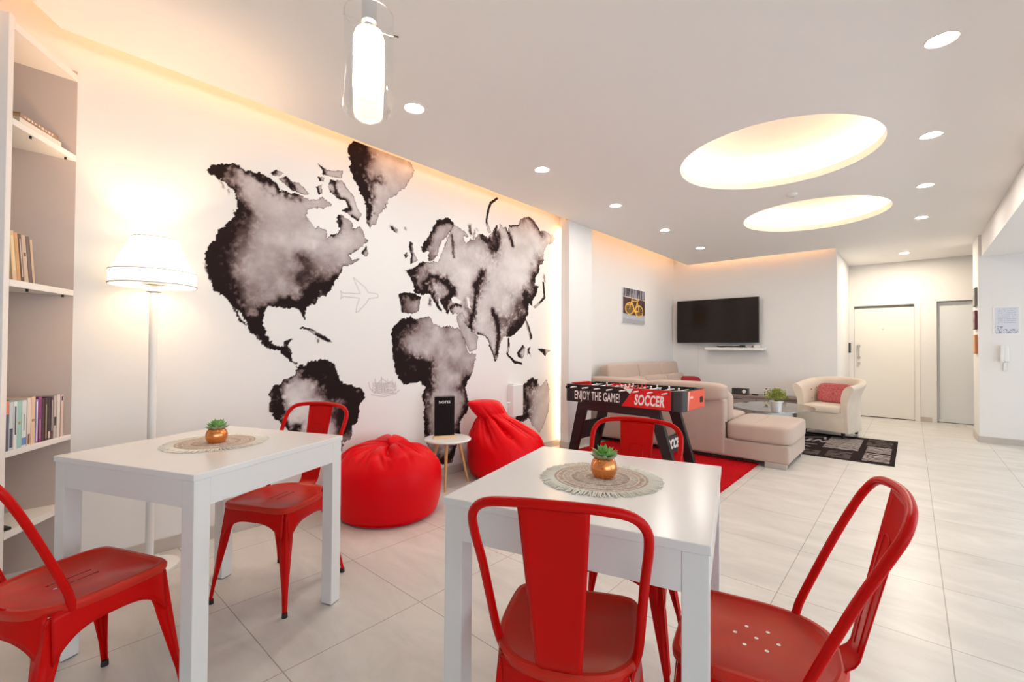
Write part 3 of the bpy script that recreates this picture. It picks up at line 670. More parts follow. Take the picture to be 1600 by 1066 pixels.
def book_mats(i, c): return mat('book_cover_%d' % i, c, 0.45, noise=(40, 0.25, tuple(min(1, v * 0.7 + 0.1) for v in c)))
PAGES = mat('book_pages', (0.72, 0.60, 0.44), 0.8)
INK = mat('spine_ink', (0.03, 0.03, 0.05), 0.6)
def book(s, zb, th, ht, dp, c, i, label, grp, lean=0.0, mark=None):
    """upright book whose spine faces out of the shelf at distance s along the front"""
    dp = max(0.02, min(dp, 1.5 * (s - th / 2) - 0.012))
    o = P0 + DV * s + NIN * 0.006
    t = thing('book', label, 'book', (o.x, o.y, zb), math.atan2(-DV.y, -DV.x), grp)
    # local x runs along the shelf towards the wall corner, local +y out to the room or into the shelf
    sg = 1 if Vector((-math.sin(t.rotation_euler.z), math.cos(t.rotation_euler.z), 0)).dot(NIN) > 0 else -1
    cm = book_mats(i, c); t.rotation_euler = (0, lean, t.rotation_euler.z)
    MB().box((-th / 2 + 0.001, sg * dp / 2, ht / 2), (0.002, dp, ht)).box((th / 2 - 0.001, sg * dp / 2, ht / 2), (0.002, dp, ht)).box((0, sg * 0.001, ht / 2), (th, 0.003, ht)).build('cover', cm, t, bevel=0.0006)
    MB().box((0, sg * (dp / 2), ht / 2), (th - 0.004, dp - 0.006, ht - 0.008)).build('pages', PAGES, t)
    if mark is not None:
        for (za, zc, mc, wf) in mark:
            mm = INK if mc is None else mat('spine_label', mc, 0.5)
            MB().box((0, -sg * 0.0008, (za + zc) / 2 * ht), (th * wf, 0.0008, (zc - za) * ht)).build('spine_print', mm, t)
    return t
BK = [(.394, .024, .215, (.10,.10,.14), 'dark-blue spine with a coral patch, at the left edge of the lower book row', [(.72,.98,(.75,.22,.14),.9)]),
      (.370, .022, .205, (.55,.62,.66), 'pale blue-grey book with a dark figure at its foot, second from the left edge', [(.05,.45,(.06,.06,.10),.7)]),
      (.347, .020, .205, (.74,.76,.76), 'white book with black lettering down its spine, left part of the lower row', [(.30,.90,None,.35)]),
      (.325, .024, .205, (.30,.55,.50), 'teal green book in the lower row', [(.50,.56,(.35,.25,.12),.5)]),
      (.298, .028, .205, (.66,.70,.68), 'thick pale book with a blue foot beside the teal one', [(.04,.20,(.12,.22,.50),.9),(.35,.70,(.3,.32,.4),.2)]),
      (.270, .022, .212, (.74,.62,.54), 'cream book with a brown foot, middle of the lower row', [(.03,.24,(.22,.08,.03),.5)]),
      (.245, .026, .215, (.72,.52,.36), 'tan book with a small ring mark, middle of the lower row', [(.48,.53,(.35,.2,.12),.6)]),
      (.222, .015, .200, (.30,.22,.50), 'narrow violet book with a white stripe in the lower row', [(.05,.95,(.85,.80,.86),.35)]),
      (.202, .020, .211, (.24,.03,.16), 'plum purple book in the middle of the lower row', [(.08,.50,(.45,.25,.38),.3)]),
      (.182, .016, .200, (.07,.015,.02), 'black-red book right of the purple one', None),
      (.163, .017, .200, (.05,.02,.02), 'dark brown book with gold lettering on its spine', [(.05,.85,(.50,.38,.22),.3)]),
      (.143, .017, .200, (.03,.012,.02), 'black book with a pale foot in the lower row', [(.04,.20,(.7,.6,.5),.7)]),
      (.124, .015, .202, (.10,.04,.06), 'black book with small white lettering down its spine', [(.20,.92,(.6,.55,.55),.3)]),
      (.104, .020, .205, (.52,.44,.40), 'grey-beige book with a dark square on its spine', [(.30,.50,(.05,.03,.03),.7)]),
      (.080, .022, .208, (.70,.62,.57), 'plain off-white book near the wall end of the lower row', None),
      (.055, .018, .205, (.66,.50,.45), 'pinkish book, last at the wall end of the lower row', [(.86,.96,None,.5)])]
for i, (s, th, ht, c, lb, mk) in enumerate(BK):
    book(s, 0.717, th * 0.96, ht, 0.14, c, i, lb, 'books on the lower shelf', mark=mk)
BK2 = [(.394, .024, .21, (.66,.46,.26), 'yellowed old paperback at the left edge of the middle shelf', [(.2,.9,(.75,.58,.34),.6)]),
       (.370, .020, .205, (.60,.30,.12), 'orange-brown old book leaning on the middle shelf', None),
       (.349, .016, .205, (.07,.03,.03), 'thin black leaning book on the middle shelf', [(.1,.9,(.75,.6,.5),.25)]),
       (.328, .024, .205, (.56,.40,.30), 'tan leaning book with a dark spot on its spine, middle shelf', [(.55,.63,(.12,.06,.05),.5)]),
       (.304, .018, .205, (.12,.07,.07), 'dark leaning book on the middle shelf', None),
       (.285, .014, .195, (.55,.38,.26), 'light brown thin book, outermost of the leaning row on the middle shelf', None)]
for i, (s, th, ht, c, lb, mk) in enumerate(BK2):
    book(s - 0.028, 1.4445, th, ht, 0.13, c, 30 + i, lb, 'leaning old books on the middle shelf', lean=-0.13, mark=mk)
# flat stack on the upper shelf
oz = 2.1285
for k, (th, wd, ln, c, lb, ds) in enumerate([(0.024, 0.12, 0.26, (.78,.70,.62), 'pale closed book lying at the bottom of the flat stack on the top shelf', 0.0),
                                           (0.020, 0.13, 0.235, (.34,.20,.14), 'brown patterned book lying on top of the flat stack on the top shelf', 0.01)]):
    s = 0.235 + ds; o = P0 + DV * s + NIN * (0.052)
    t = thing('book', lb, 'book', (o.x, o.y, oz), math.atan2(-DV.y, -DV.x), 'books lying flat on the top shelf')
    yo = 0.0
    cm = book_mats(60 + k, c)
    sg = 1 if Vector((-math.sin(t.rotation_euler.z), math.cos(t.rotation_euler.z), 0)).dot(NIN) > 0 else -1
    wd = 0.10
    MB().box((0, 0, 0.001), (ln, wd, 0.002)).box((0, 0, th - 0.001), (ln, wd, 0.002)).box((0, -sg * (wd / 2 - 0.001), th / 2), (ln, 0.002, th)).build('cover', cm, t)
    MB().box((0, 0, th / 2), (ln - 0.008, wd - 0.006, th - 0.004)).build('pages', mat('aged_pages', (.55,.33,.16), .8) if k else PAGES, t)
    if k:
        for j in range(9):
            MB().box((-0.09 + j * 0.021, -sg * (wd / 2 + 0.0003), th / 2), (0.009 + 0.006 * (j % 2), 0.0006, th * (0.3 + 0.12 * (j % 3)))).build('spine_print', mat('spine_gilt', (.72,.6,.5), .6), t)
    oz += th + 0.0005
# dark thing lying on the bottom shelf
q = P0 + DV * 0.37 + NIN * 0.05
tb = thing('tablet', 'flat black object lying on the lowest visible shelf', 'tablet', (q.x, q.y, 0.3785), 0.4)
MB().box((0, 0, 0.006), (0.07, 0.07, 0.012)).build('tablet_body', 'black', tb, bevel=0.003)

# ================================================================== TABLES
def table(cx, cy, wx, wy, rz, label):
    t = thing('cafe_table', label, 'table', (cx, cy, 0), rz, 'white cafe tables')
    MB().box((0, 0, 0.744), (wx, wy, 0.022)).build('tabletop', 'white', t, bevel=0.0025)
    ix, iy, L = wx / 2 - 0.004, wy / 2 - 0.004, 0.056
    for sx in (-1, 1):
        for sy in (-1, 1):
            lg = MB().box((sx * (ix - L / 2), sy * (iy - L / 2), 0.368), (L, L, 0.730)).build('leg', 'white', t, bevel=0.0025)
            MB().box((sx * (ix - L / 2), sy * (iy - L / 2), 0.0015), (L - 0.008, L - 0.008, 0.003)).build('foot_pad', 'rubber', lg)
    for sy in (-1, 1):
        MB().box((0, sy * (iy - 0.010), 0.688), (2 * (ix - L), 0.018, 0.09)).build('apron', 'white', t)
    for sx in (-1, 1):
        MB().box((sx * (ix - 0.010), 0, 0.688), (0.018, 2 * (iy - L), 0.09)).build('apron', 'white', t)
    return t
ta = table(-2.185, 0.584, 0.735, 0.695, math.radians(22.5), 'white square table at the left, between the bookcase and the red beanbag')
tb_ = table(-0.738, 1.246, 0.68, 0.72, math.radians(15.2), 'white square table in the foreground centre with three red chairs around it')

def placemat(x, y, r, rz, label):
    n = 150
    def col(s, t):
        X, Y = s - r, t - r; rr_ = np.hypot(X, Y); a = np.arctan2(Y, X)
        base = np.array([0.56, 0.43, 0.355]); wht = np.array([0.78, 0.72, 0.63]); dk = np.array([0.36, 0.26, 0.21])
        tw = 0.5 + 0.5 * np.sin(rr_ * 1400 + 3 * np.sin(a * 9)); nz = fbm(X * 160, Y * 160, 4)
        c = base[None, None] * (0.75 + 0.5 * nz[..., None]) * (0.85 + 0.25 * tw[..., None])
        lace = (np.abs(np.sin(a * 22)) > 0.55) & (rr_ > 0.055) & (rr_ < 0.075) | (np.abs(np.sin(a * 30)) > 0.6) & (rr_ > 0.098) & (rr_ < 0.113)
        c = np.where(lace[..., None], wht * 0.85, c)
        for q in (0.050, 0.094, 0.118, 0.136): c = np.where((np.abs(rr_ - q) < 0.0022)[..., None], wht, c)
        c = np.where((np.abs(rr_ - 0.086) < 0.0012)[..., None], dk, c); c = np.where(((fbm(X * 90, Y * 90, 21) > 0.62) & (rr_ < 0.142))[..., None], wht * 0.9, c)
        c = np.where((rr_ > 0.146)[..., None], wht * (0.92 + 0.12 * nz[..., None]), c)
        return c
    t = thing('placemat', label, 'placemat', (x, y, 0.7555), rz, 'round woven placemats')
    painted('woven_centre', (-r, -r, 0.003), (1, 0, 0), (0, 1, 0), 2 * r, 2 * r, n, n, col, 'weave', t, keep=lambda s, q: np.hypot(s - r, q - r) < 0.152)
    MB().lathe([(0.0005, 0.0), (0.150, 0.0), (0.152, 0.0015), (0.150, 0.0028), (0.0005, 0.0028)], n=64).build('backing', 'trimw', t)
    fr = MB(); rnd = random.Random(11)
    for k in range(260):
        a = 2 * PI * k / 260 + rnd.uniform(-.01, .01); L = r + rnd.uniform(-0.007, 0.004); b = a + rnd.uniform(-.05, .05)
        m0 = (0.147 * math.cos(a), 0.147 * math.sin(a), 0.0025); m1 = ((0.147 + L) / 2 * math.cos((a + b) / 2), (0.147 + L) / 2 * math.sin((a + b) / 2), 0.0035); m2 = (L * math.cos(b), L * math.sin(b), 0.0015)
        fr.tube([m0, m1, m2], [0.0018, 0.0019, 0.0012], 5)
    fr.build('fringe', 'fringe', t)
    return t
M['fringe'] = mat('cotton_fringe', (0.80, 0.77, 0.68), 0.9)
placemat(-0.742, 1.262, 0.190, 0.3, 'round jute placemat with white fringe under the pot on the foreground table')
placemat(-2.215, 0.600, 0.195, 1.1, 'round jute placemat with white fringe under the pot on the left table')

def succulent(x, y, z, s, label, seed):
    t = thing('potted_succulent', label, 'potted plant', (x, y, z), seed * 1.3, 'succulents in copper pots')
    def pot(u, v):
        a = u * 2 * PI; zz = v * 0.062; r = 0.027 + 0.0145 * math.sin(PI * min(1, v * 0.92 + 0.05)) ** 0.8
        if v > 0.96: r -= 0.004
        return (r * math.cos(a) * s, r * math.sin(a) * s, zz * s)
    pm = MB().grid(pot, 40, 16, True); pm.lathe([(0.0005, 0), (0.029 * s, 0)], n=40); pm.build('pot', 'copper', t, smooth=60)
    MB().lathe([(0.0005, 0.052 * s), (0.030 * s, 0.052 * s)], n=24).build('soil', 'soil', t)
    r = random.Random(seed)
    for ring, (n, el, L, w, zz) in enumerate([(13, 0.12, 0.050, 0.011, 0.058), (12, 0.42, 0.048, 0.0105, 0.060), (9, 0.78, 0.043, 0.010, 0.062), (6, 1.15, 0.036, 0.009, 0.062), (4, 1.42, 0.028, 0.008, 0.062)]):
        mb = MB()
        for k in range(n):
            a = 2 * PI * (k + 0.5 * (ring % 2)) / n + r.uniform(-.12, .12); e = el + r.uniform(-.1, .1); LL = L * r.uniform(.88, 1.08) * s
            def leaf(u, v, a=a, e=e, LL=LL):
                q = u * LL; wd = w * s * (math.sin(PI * min(1, 0.12 + u * 0.80)) ** 0.7) * (1 - u ** 6) * (1.0 if u < 0.85 else (1 - u) / 0.15 + 0.02)
                ph = v * 2 * PI; lx = wd * math.cos(ph); lz = wd * 0.42 * math.sin(ph) + 0.010 * s * u * u
                rx = q * math.cos(e) - lz * math.sin(e); rz_ = q * math.sin(e) + lz * math.cos(e)
                return (rx * math.cos(a) - lx * math.sin(a), rx * math.sin(a) + lx * math.cos(a), zz * s + rz_)
            mb.grid(leaf, 9, 9)
        mb.build('leaf_rosette', 'leaf' if ring else 'leaftip', t, smooth=60)
    return t
succulent(-0.736, 1.272, 0.7590, 1.0, 'green succulent in a faceted copper pot on the foreground table', 3)
succulent(-2.205, 0.598, 0.7590, 0.98, 'green succulent in a copper pot on the left table', 5)

# ================================================================== RED CHAIRS
def crom(pts, n, closed=True):
    out = []; N = len(pts)
    for i in range(N if closed else N - 1):
        def g(k): return Vector(pts[k % N] if closed else pts[max(0, min(N - 1, k))])
        a, b, c, d = g(i - 1), g(i), g(i + 1), g(i + 2)
        for j in range(n):
            t = j / n
            out.append(0.5 * ((2 * b) + (c - a) * t + (2 * a - 5 * b + 4 * c - d) * t * t + (3 * b - a - 3 * c + d) * t ** 3))
    if not closed: out.append(Vector(pts[-1]))
    return out
half = [(0.0, 0.178), (0.10, 0.178), (0.145, 0.174), (0.168, 0.158), (0.177, 0.125), (0.180, 0.04), (0.176, -0.045), (0.155, -0.115), (0.112, -0.160), (0.055, -0.180)]
OUT = crom([(x, y, 0) for x, y in half] + [(0, -0.184, 0)] + [(-x, y, 0) for x, y in half[:0:-1]], 5)
NO = len(OUT)
HOLE_SETS = {
    'seven': [(0, 0)] + [(0.048 * math.cos(PI / 3 * k + .5), 0.048 * math.sin(PI / 3 * k + .5)) for k in range(6)],
    'slots': [(sx * 0.012 + 0.0, sy) for sx in (-1.6, 1.6) for sy in (-0.055, -0.005, 0.05)],
}
def chair(x, y, face, label, holes='seven', first=True):
    """face: direction (degrees) the sitter looks"""
    t = thing('metal_chair', label, 'chair', (x, y, 0), math.radians(face - 90), 'red metal cafe chairs')
    zs = 0.450
    # seat: rolled rim and a dished centre with real holes
    mb = MB(); rings = []
    for sc_, z in [(0.985, zs - 0.026), (1.008, zs - 0.017), (1.01, zs - 0.006), (0.985, zs + 0.001), (0.93, zs + 0.0015), (0.90, zs - 0.003), (0.87, zs - 0.0065)]:
        rings.append([(p.x * sc_, p.y * sc_, z) for p in OUT])
    vs = [p for q in rings for p in q]; fs = []
    for i in range(len(rings) - 1):
        for k in range(NO): fs.append((i * NO + k, i * NO + (k + 1) % NO, (i + 1) * NO + (k + 1) % NO, (i + 1) * NO + k))
    mb.add(vs, fs)
    bm = bmesh.new(); es = []
    L = [[(p[0], p[1]) for p in rings[-1]]]
    for hx, hy in HOLE_SETS[holes]: L.append([(hx + 0.0048 * math.cos(2 * PI * k / 10), hy + 0.0048 * math.sin(2 * PI * k / 10)) for k in range(10)])
    for q in L:
        v_ = [bm.verts.new((a, b, zs - 0.0065)) for a, b in q]; es += [bm.edges.new((v_[i], v_[(i + 1) % len(v_)])) for i in range(len(v_))]
    bmesh.ops.triangle_fill(bm, use_beauty=True, use_dissolve=False, edges=es)
    bm.verts.index_update(); mb.add([v.co for v in bm.verts], [[v.index for v in f.verts] for f in bm.faces]); bm.free()
    mb.build('seat', 'redseat', t, smooth=35)
    if holes == 'slots':
        g_ = MB()
        for sx in (-0.0192, 0.0192): g_.box((sx, 0, zs - 0.0062), (0.003, 0.10, 0.0006))
        g_.build('seat_groove', 'rubber', t)
    # legs: pressed channels, wide under the seat and narrow at the foot, splayed
    for sx in (-1, 1):
        for sy in (-1, 1):
            cx, cy = sx * (0.166 if sy > 0 else 0.150), (0.160 if sy > 0 else -0.135)
            fx, fy = sx * (0.205 if sy > 0 else 0.200), (0.205 if sy > 0 else -0.215)
            def prof(v):     # v 0 top .. 1 bottom
                if v < 0.30: return 0.045 + 0.060 * (1 - v / 0.30) ** 2.2
                if v < 0.80: return 0.045 - 0.027 * ((v - 0.30) / 0.50)
                return 0.018 - 0.004 * (v - 0.8) / 0.2
            def leg(u, v):
                z = 0.425 * (1 - v) + 0.012 * v; w_ = prof(v); k = v ** 1.05
                x_, y_ = cx + (fx - cx) * k, cy + (fy - cy) * k; q = (u - 0.5) * 2
                # folded round the corner, open to the inside
                rd = 0.35; aq = abs(q)
                a = w_ * max(0, aq - 0.12) / 0.88; rib = 0.005 * math.exp(-((aq - 0.5) / 0.16) ** 2) * (1 if 0.28 < v < 0.78 else 0)
                ro = w_ * 0.10 * (1 - min(1, aq / 0.2)) * 0
                if q < 0: X, Y = x_ - sx * a, y_ + sy * (rib - 0.10 * a)
                else: X, Y = x_ + sx * (rib - 0.10 * a), y_ - sy * a
                return (X, Y, z)
            g = MB().grid(leg, 21, 26)
            lg = g.build('leg', 'red', t, smooth=50, solid=0.003)
            MB().tube([(fx - sx * 0.006, fy - sy * 0.006, 0.0), (fx - sx * 0.006, fy - sy * 0.006, 0.020)], [0.012, 0.011], 10).build('rubber_foot', 'rubber', lg)
    # skirts with an arch between the legs
    def skirt(A, B, cA, cB, nrm, drop, nm):
        A, B = Vector(A), Vector(B)
        def fn(u, v):
            p = A.lerp(B, u); arch = drop * (0.30 + 0.70 * abs(2 * u - 1) ** 3.2)
            z = zs - 0.014 - (arch + 0.026) * v; o = Vector(nrm) * (0.003 + 0.013 * v * arch / drop + bow(u))
            return (p.x + o.x, p.y + o.y, z)
        def bow(u): return cA * (1 - (2 * u - 1) ** 2)
        return fn
    sk = MB()
    sk.grid(skirt((-0.158, 0.160), (0.158, 0.160), 0.012, 0, (0, 1, 0), 0.105, ''), 25, 6)
    sk.grid(skirt((-0.148, -0.130), (0.148, -0.130), 0.047, 0, (0, -1, 0), 0.115, ''), 25, 6)
    sk.grid(skirt((0.163, 0.156), (0.151, -0.130), 0.014, 0, (1, 0, 0), 0.115, ''), 25, 6)
    sk.grid(skirt((-0.163, 0.156), (-0.151, -0.130), 0.014, 0, (-1, 0, 0), 0.115, ''), 25, 6)
    sk.build('seat_skirt', 'red', t, smooth=50, solid=0.0025)
    # back hoop
    hp = [(0.158, -0.085, 0.425), (0.166, -0.093, 0.455), (0.172, -0.108, 0.50), (0.180, -0.175, 0.66), (0.187, -0.225, 0.765), (0.180, -0.250, 0.812), (0.150, -0.266, 0.840), (0.09, -0.279, 0.851), (0.0, -0.286, 0.855)]
    path = crom(hp + [(-a, b, c) for a, b, c in hp[-2::-1]], 5, closed=False)
    MB().tube(path, 0.0105, 12).build('back_hoop', 'red', t, smooth=60)
    # splat
    def spl(u, v):
        w_ = 0.048 + 0.026 * v ** 0.9; q = (u - 0.5) * 2; z = 0.438 + 0.408 * v
        y_ = -0.182 - 0.014 * min(1, v / 0.10) - 0.088 * max(0, v - 0.04) / 0.96
        y_ += -0.012 * (1 - q * q) * math.sin(PI * min(1, v * 1.05)) * -1 * 0.4
        e = 0.0
        if abs(q) > 0.93: y_ += 0.004
        if v < 0.06: y_ += 0.02 * (1 - v / 0.06)
        return (q * w_, y_, z)
    MB().grid(spl, 17, 30).build('back_splat', 'red', t, smooth=50, solid=0.003)
    # pressed outline on the splat
    def on(q, v):
        a = spl(q / 2 + 0.5, v); return a
    pr = [(-0.42, 0.12), (-0.40, 0.70), (-0.34, 0.76), (0, 0.775), (0.34, 0.76), (0.40, 0.70), (0.42, 0.12)]
    pts = crom([(a, b, 0) for a, b in pr], 6, closed=False)
    for s_ in (0.0015,):
        MB().tube([tuple(Vector(on(p.x, max(0.05, min(0.95, p.y)))) + Vector((0, s_, 0))) for p in pts], 0.0022, 6).build('pressed_rib', 'red', t, smooth=60)
    return t
chair(-0.668, 0.985, 117, 'red metal chair nearest the camera, seen from behind at the foreground table', 'slots')
chair(-0.295, 1.262, 192, 'red metal chair at the right of the foreground table, turned left, seat holes showing', 'seven')
chair(-0.835, 1.585, 285, 'red metal chair beyond the foreground table, in front of the football table', 'slots')
chair(-1.945, 0.150, 113, 'red metal chair cut by the left edge of the picture, beside the bookcase', 'slots')
chair(-2.29, 0.90, 297, 'red metal chair behind the left table, beside the round beanbag', 'slots')

# ================================================================== BEANBAGS, SIDE TABLE, NOTEPAD
def beanbag_round():
    t = thing('beanbag', 'round red beanbag sitting low beside the left table, gathered folds on top', 'beanbag', (-2.785, 1.82, 0), 0, 'red beanbags')
    rnd = random.Random(2)
    prof = crom([(0.0, 0.0, 0), (0.22, 0.0, 0), (0.325, 0.012, 0), (0.355, 0.07, 0), (0.372, 0.16, 0), (0.376, 0.25, 0), (0.366, 0.33, 0), (0.335, 0.395, 0), (0.295, 0.448, 0), (0.22, 0.480, 0), (0.11, 0.492, 0), (0.0, 0.490, 0)], 5, closed=False)
    n = 160
    def fn(u, v):
        k = v * (len(prof) - 1); i = min(len(prof) - 2, int(k)); p = prof[i].lerp(prof[i + 1], k - i); a = u * 2 * PI
        r, z = max(0.0002, p.x), p.y
        top = max(0, (z - 0.30) / 0.19)
        r *= 1 + 0.012 * math.sin(3 * a + 1)
        # sharp creases run from a gathered point on top down to the shoulder
        def crease(n_, ph, pw): return (1 - abs(math.sin(n_ * 0.5 * a + ph + 0.9 * math.sin(a + ph) + 2.2 * v))) ** pw
        env = math.exp(-((v - 0.83) / 0.12) ** 2)
        fold = crease(7, 0.4, 2.2); f2 = crease(13, 1.7, 4.0); f3 = crease(5, 2.6, 3.0)
        z -= (0.050 * fold + 0.020 * f2) * env
        r -= (0.030 * f3 + 0.010 * f2) * math.exp(-((v - 0.70) / 0.08) ** 2)
        z += 0.018 * top * math.sin(2 * a + 2.2) + 0.012 * top * math.sin(3 * a + 0.5)
        z -= 0.030 * math.exp(-((r * math.cos(a) - 0.05) ** 2 + (r * math.sin(a) + 0.03) ** 2) / 0.0022) * top
        if z < 0.002: z = 0.0
        return (r * math.cos(a), r * math.sin(a), max(0, z))
    MB().grid(fn, n, 80, True).build('bag_body', 'bag', t, smooth=80)
    def seam(z0, rr_):
        return [(rr_ * math.cos(a), rr_ * math.sin(a), z0 + 0.004 * math.sin(3 * a)) for a in [2 * PI * k / 90 for k in range(90)]]
    MB().tube(seam(0.016, 0.333), 0.003, 6, closed=True).build('bottom_seam', 'bag', t)
beanbag_round()

def beanbag_tall():
    t = thing('beanbag', 'tall slouched red beanbag with folded top, right of the small round table', 'beanbag', (-2.80, 3.08, 0), 0, 'red beanbags')
    prof = crom([(0.0, 0.0, 0), (0.20, 0.0, 0), (0.30, 0.012, 0), (0.345, 0.08, 0), (0.355, 0.17, 0), (0.340, 0.27, 0), (0.300, 0.36, 0), (0.245, 0.43, 0), (0.195, 0.49, 0), (0.155, 0.525, 0), (0.148, 0.545, 0), (0.168, 0.58, 0), (0.176, 0.635, 0), (0.160, 0.675, 0), (0.08, 0.690, 0), (0.0, 0.685, 0)], 5, closed=False)
    def fn(u, v):
        k = v * (len(prof) - 1); i = min(len(prof) - 2, int(k)); p = prof[i].lerp(prof[i + 1], k - i); a = u * 2 * PI
        r, z = max(0.0002, p.x), p.y
        r *= 1 + 0.02 * math.sin(2 * a + 0.6)
        fold = (1 - abs(math.sin(3.5 * a + 0.9 * math.sin(a) + 5 * z))) ** 1.8; f2 = (1 - abs(math.sin(6.5 * a + 8 * z))) ** 3
        env = math.exp(-((z - 0.46) / 0.12) ** 2)
        r -= (0.055 * fold + 0.022 * f2) * env
        z -= 0.02 * fold * env
        s_ = max(0, (z - 0.20) / 0.48); s_ = s_ ** 1.4
        # the top leans back to the wall and left; the front shoulder bulges
        dx, dy = -0.11 * s_, -0.20 * s_
        flat = 1 - 0.35 * min(1, max(0, (z - 0.52) / 0.05))
        X, Y = r * math.cos(a), r * math.sin(a)
        if z > 0.5: X, Y = X * flat, Y * 1.0
        bul = 0.055 * math.exp(-((z - 0.40) / 0.13) ** 2) * max(0, math.cos(a - 1.0)) ** 1.0
        X += bul * math.cos(1.0); Y += bul * math.sin(1.0)
        X = max(X + dx, -0.365)
        return (X, Y + dy, max(0, z))
    MB().grid(fn, 128, 100, True).build('bag_body', 'bag', t, smooth=80)
    MB().box((0.01, 0.01, 0.655), (0.03, 0.05, 0.012), rz=0.6).build('carry_tab', 'paper', t, bevel=0.003)
beanbag_tall()

st = thing('side_table', 'small round white side table on splayed wooden legs between the two beanbags', 'side table', (-2.945, 2.50, 0))
MB().lathe([(0.0005, 0.378), (0.185, 0.378), (0.197, 0.386), (0.197, 0.392), (0.192, 0.398), (0.0005, 0.398)], n=64).build('tabletop', 'whitem', st, smooth=40)
MB().box((0, 0, 0.370), (0.20, 0.20, 0.016), rz=0.5).build('underframe', 'woodb', st)
for a in (20, 140, 260):
    a = math.radians(a - 41 + 95)
    MB().tube([(0.195 * math.cos(a), 0.195 * math.sin(a), 0.0), (0.10 * math.cos(a), 0.10 * math.sin(a), 0.378)], [0.009, 0.015], 14).build('leg', 'wood', st, smooth=50)

nb = at_depth(689, 686, 3.72)
u_ = Vector((RIGHT.x, RIGHT.y, 0)).normalized(); u_ = (Matrix.Rotation(0.35, 3, 'Z') @ u_)
nt_ = thing('note_stand', 'black NOTES flip pad standing in a pale wooden holder on the small round table', 'notepad', (-2.955, 2.47, 0.3985), math.atan2(u_.y, u_.x))
MB().box((0, 0, 0.011), (0.185, 0.045, 0.022)).build('wooden_holder', 'woodb', nt_, bevel=0.002)
MB().box((0, 0.004, 0.185), (0.172, 0.006, 0.33)).build('black_page', 'slate', nt_, bevel=0.001)
MB().box((0, 0.009, 0.185), (0.174, 0.002, 0.332)).build('backing_card', 'paper', nt_)
sp = MB()
for k in range(17):
    x = -0.078 + k * 0.00975
    sp.tube([(x, 0.004 + 0.008 * math.cos(a), 0.349 + 0.008 * math.sin(a)) for a in [2 * PI * j / 10 for j in range(10)]], 0.0013, 5, closed=True)
sp.build('wire_binding', 'rubber', nt_)
text_mb('NOTES', (0, 0.0005, 0.302), (1, 0, 0), (0, 0, 1), 0.030, bold=0.01).build('lettering', 'print', nt_)

# ================================================================== THINGS ON THE LEFT WALL
a0, a1 = at_x(801, 602, -3.10), at_x(817.5, 649, -3.10)
wb = thing('wall_box', 'upright white box mounted on the map wall above the tall beanbag', 'wall box', (-3.18, (a0.y + a1.y) / 2, a1.z))
hh = a0.z - a1.z
MB().box((0.042, 0, hh / 2), (0.084, 0.165, hh)).build('box_body', 'plastic', wb, bevel=0.008)
MB().box((0.0845, 0, hh * 0.5), (0.002, 0.15, hh * 0.96)).build('front_cover', 'whitem', wb, bevel=0.0008)
MB().box((0.042, 0, hh + 0.004), (0.07, 0.14, 0.008)).build('top_cap', 'whitem', wb)
cb = MB().tube([(0.02, -0.055, 0.002), (0.012, -0.055, -0.12), (0.010, -0.055, -0.30)], 0.007, 8); cb.build('cable_duct', 'plastic', wb, smooth=50)
a0 = at_x(792, 639, -3.175)
ws = thing('wall_socket', 'double white wall socket plate left of the white wall box', 'socket', (-3.18, a0.y - 0.02, a0.z))
MB().box((0.005, 0, 0), (0.010, 0.15, 0.085)).build('socket_plate', 'plastic', ws, bevel=0.003)
for q in (-0.036, 0.036): MB().cyl((0.0105, q, 0), (0.0085, q, 0), 0.022, n=20).build('socket_face', 'trimw', ws)

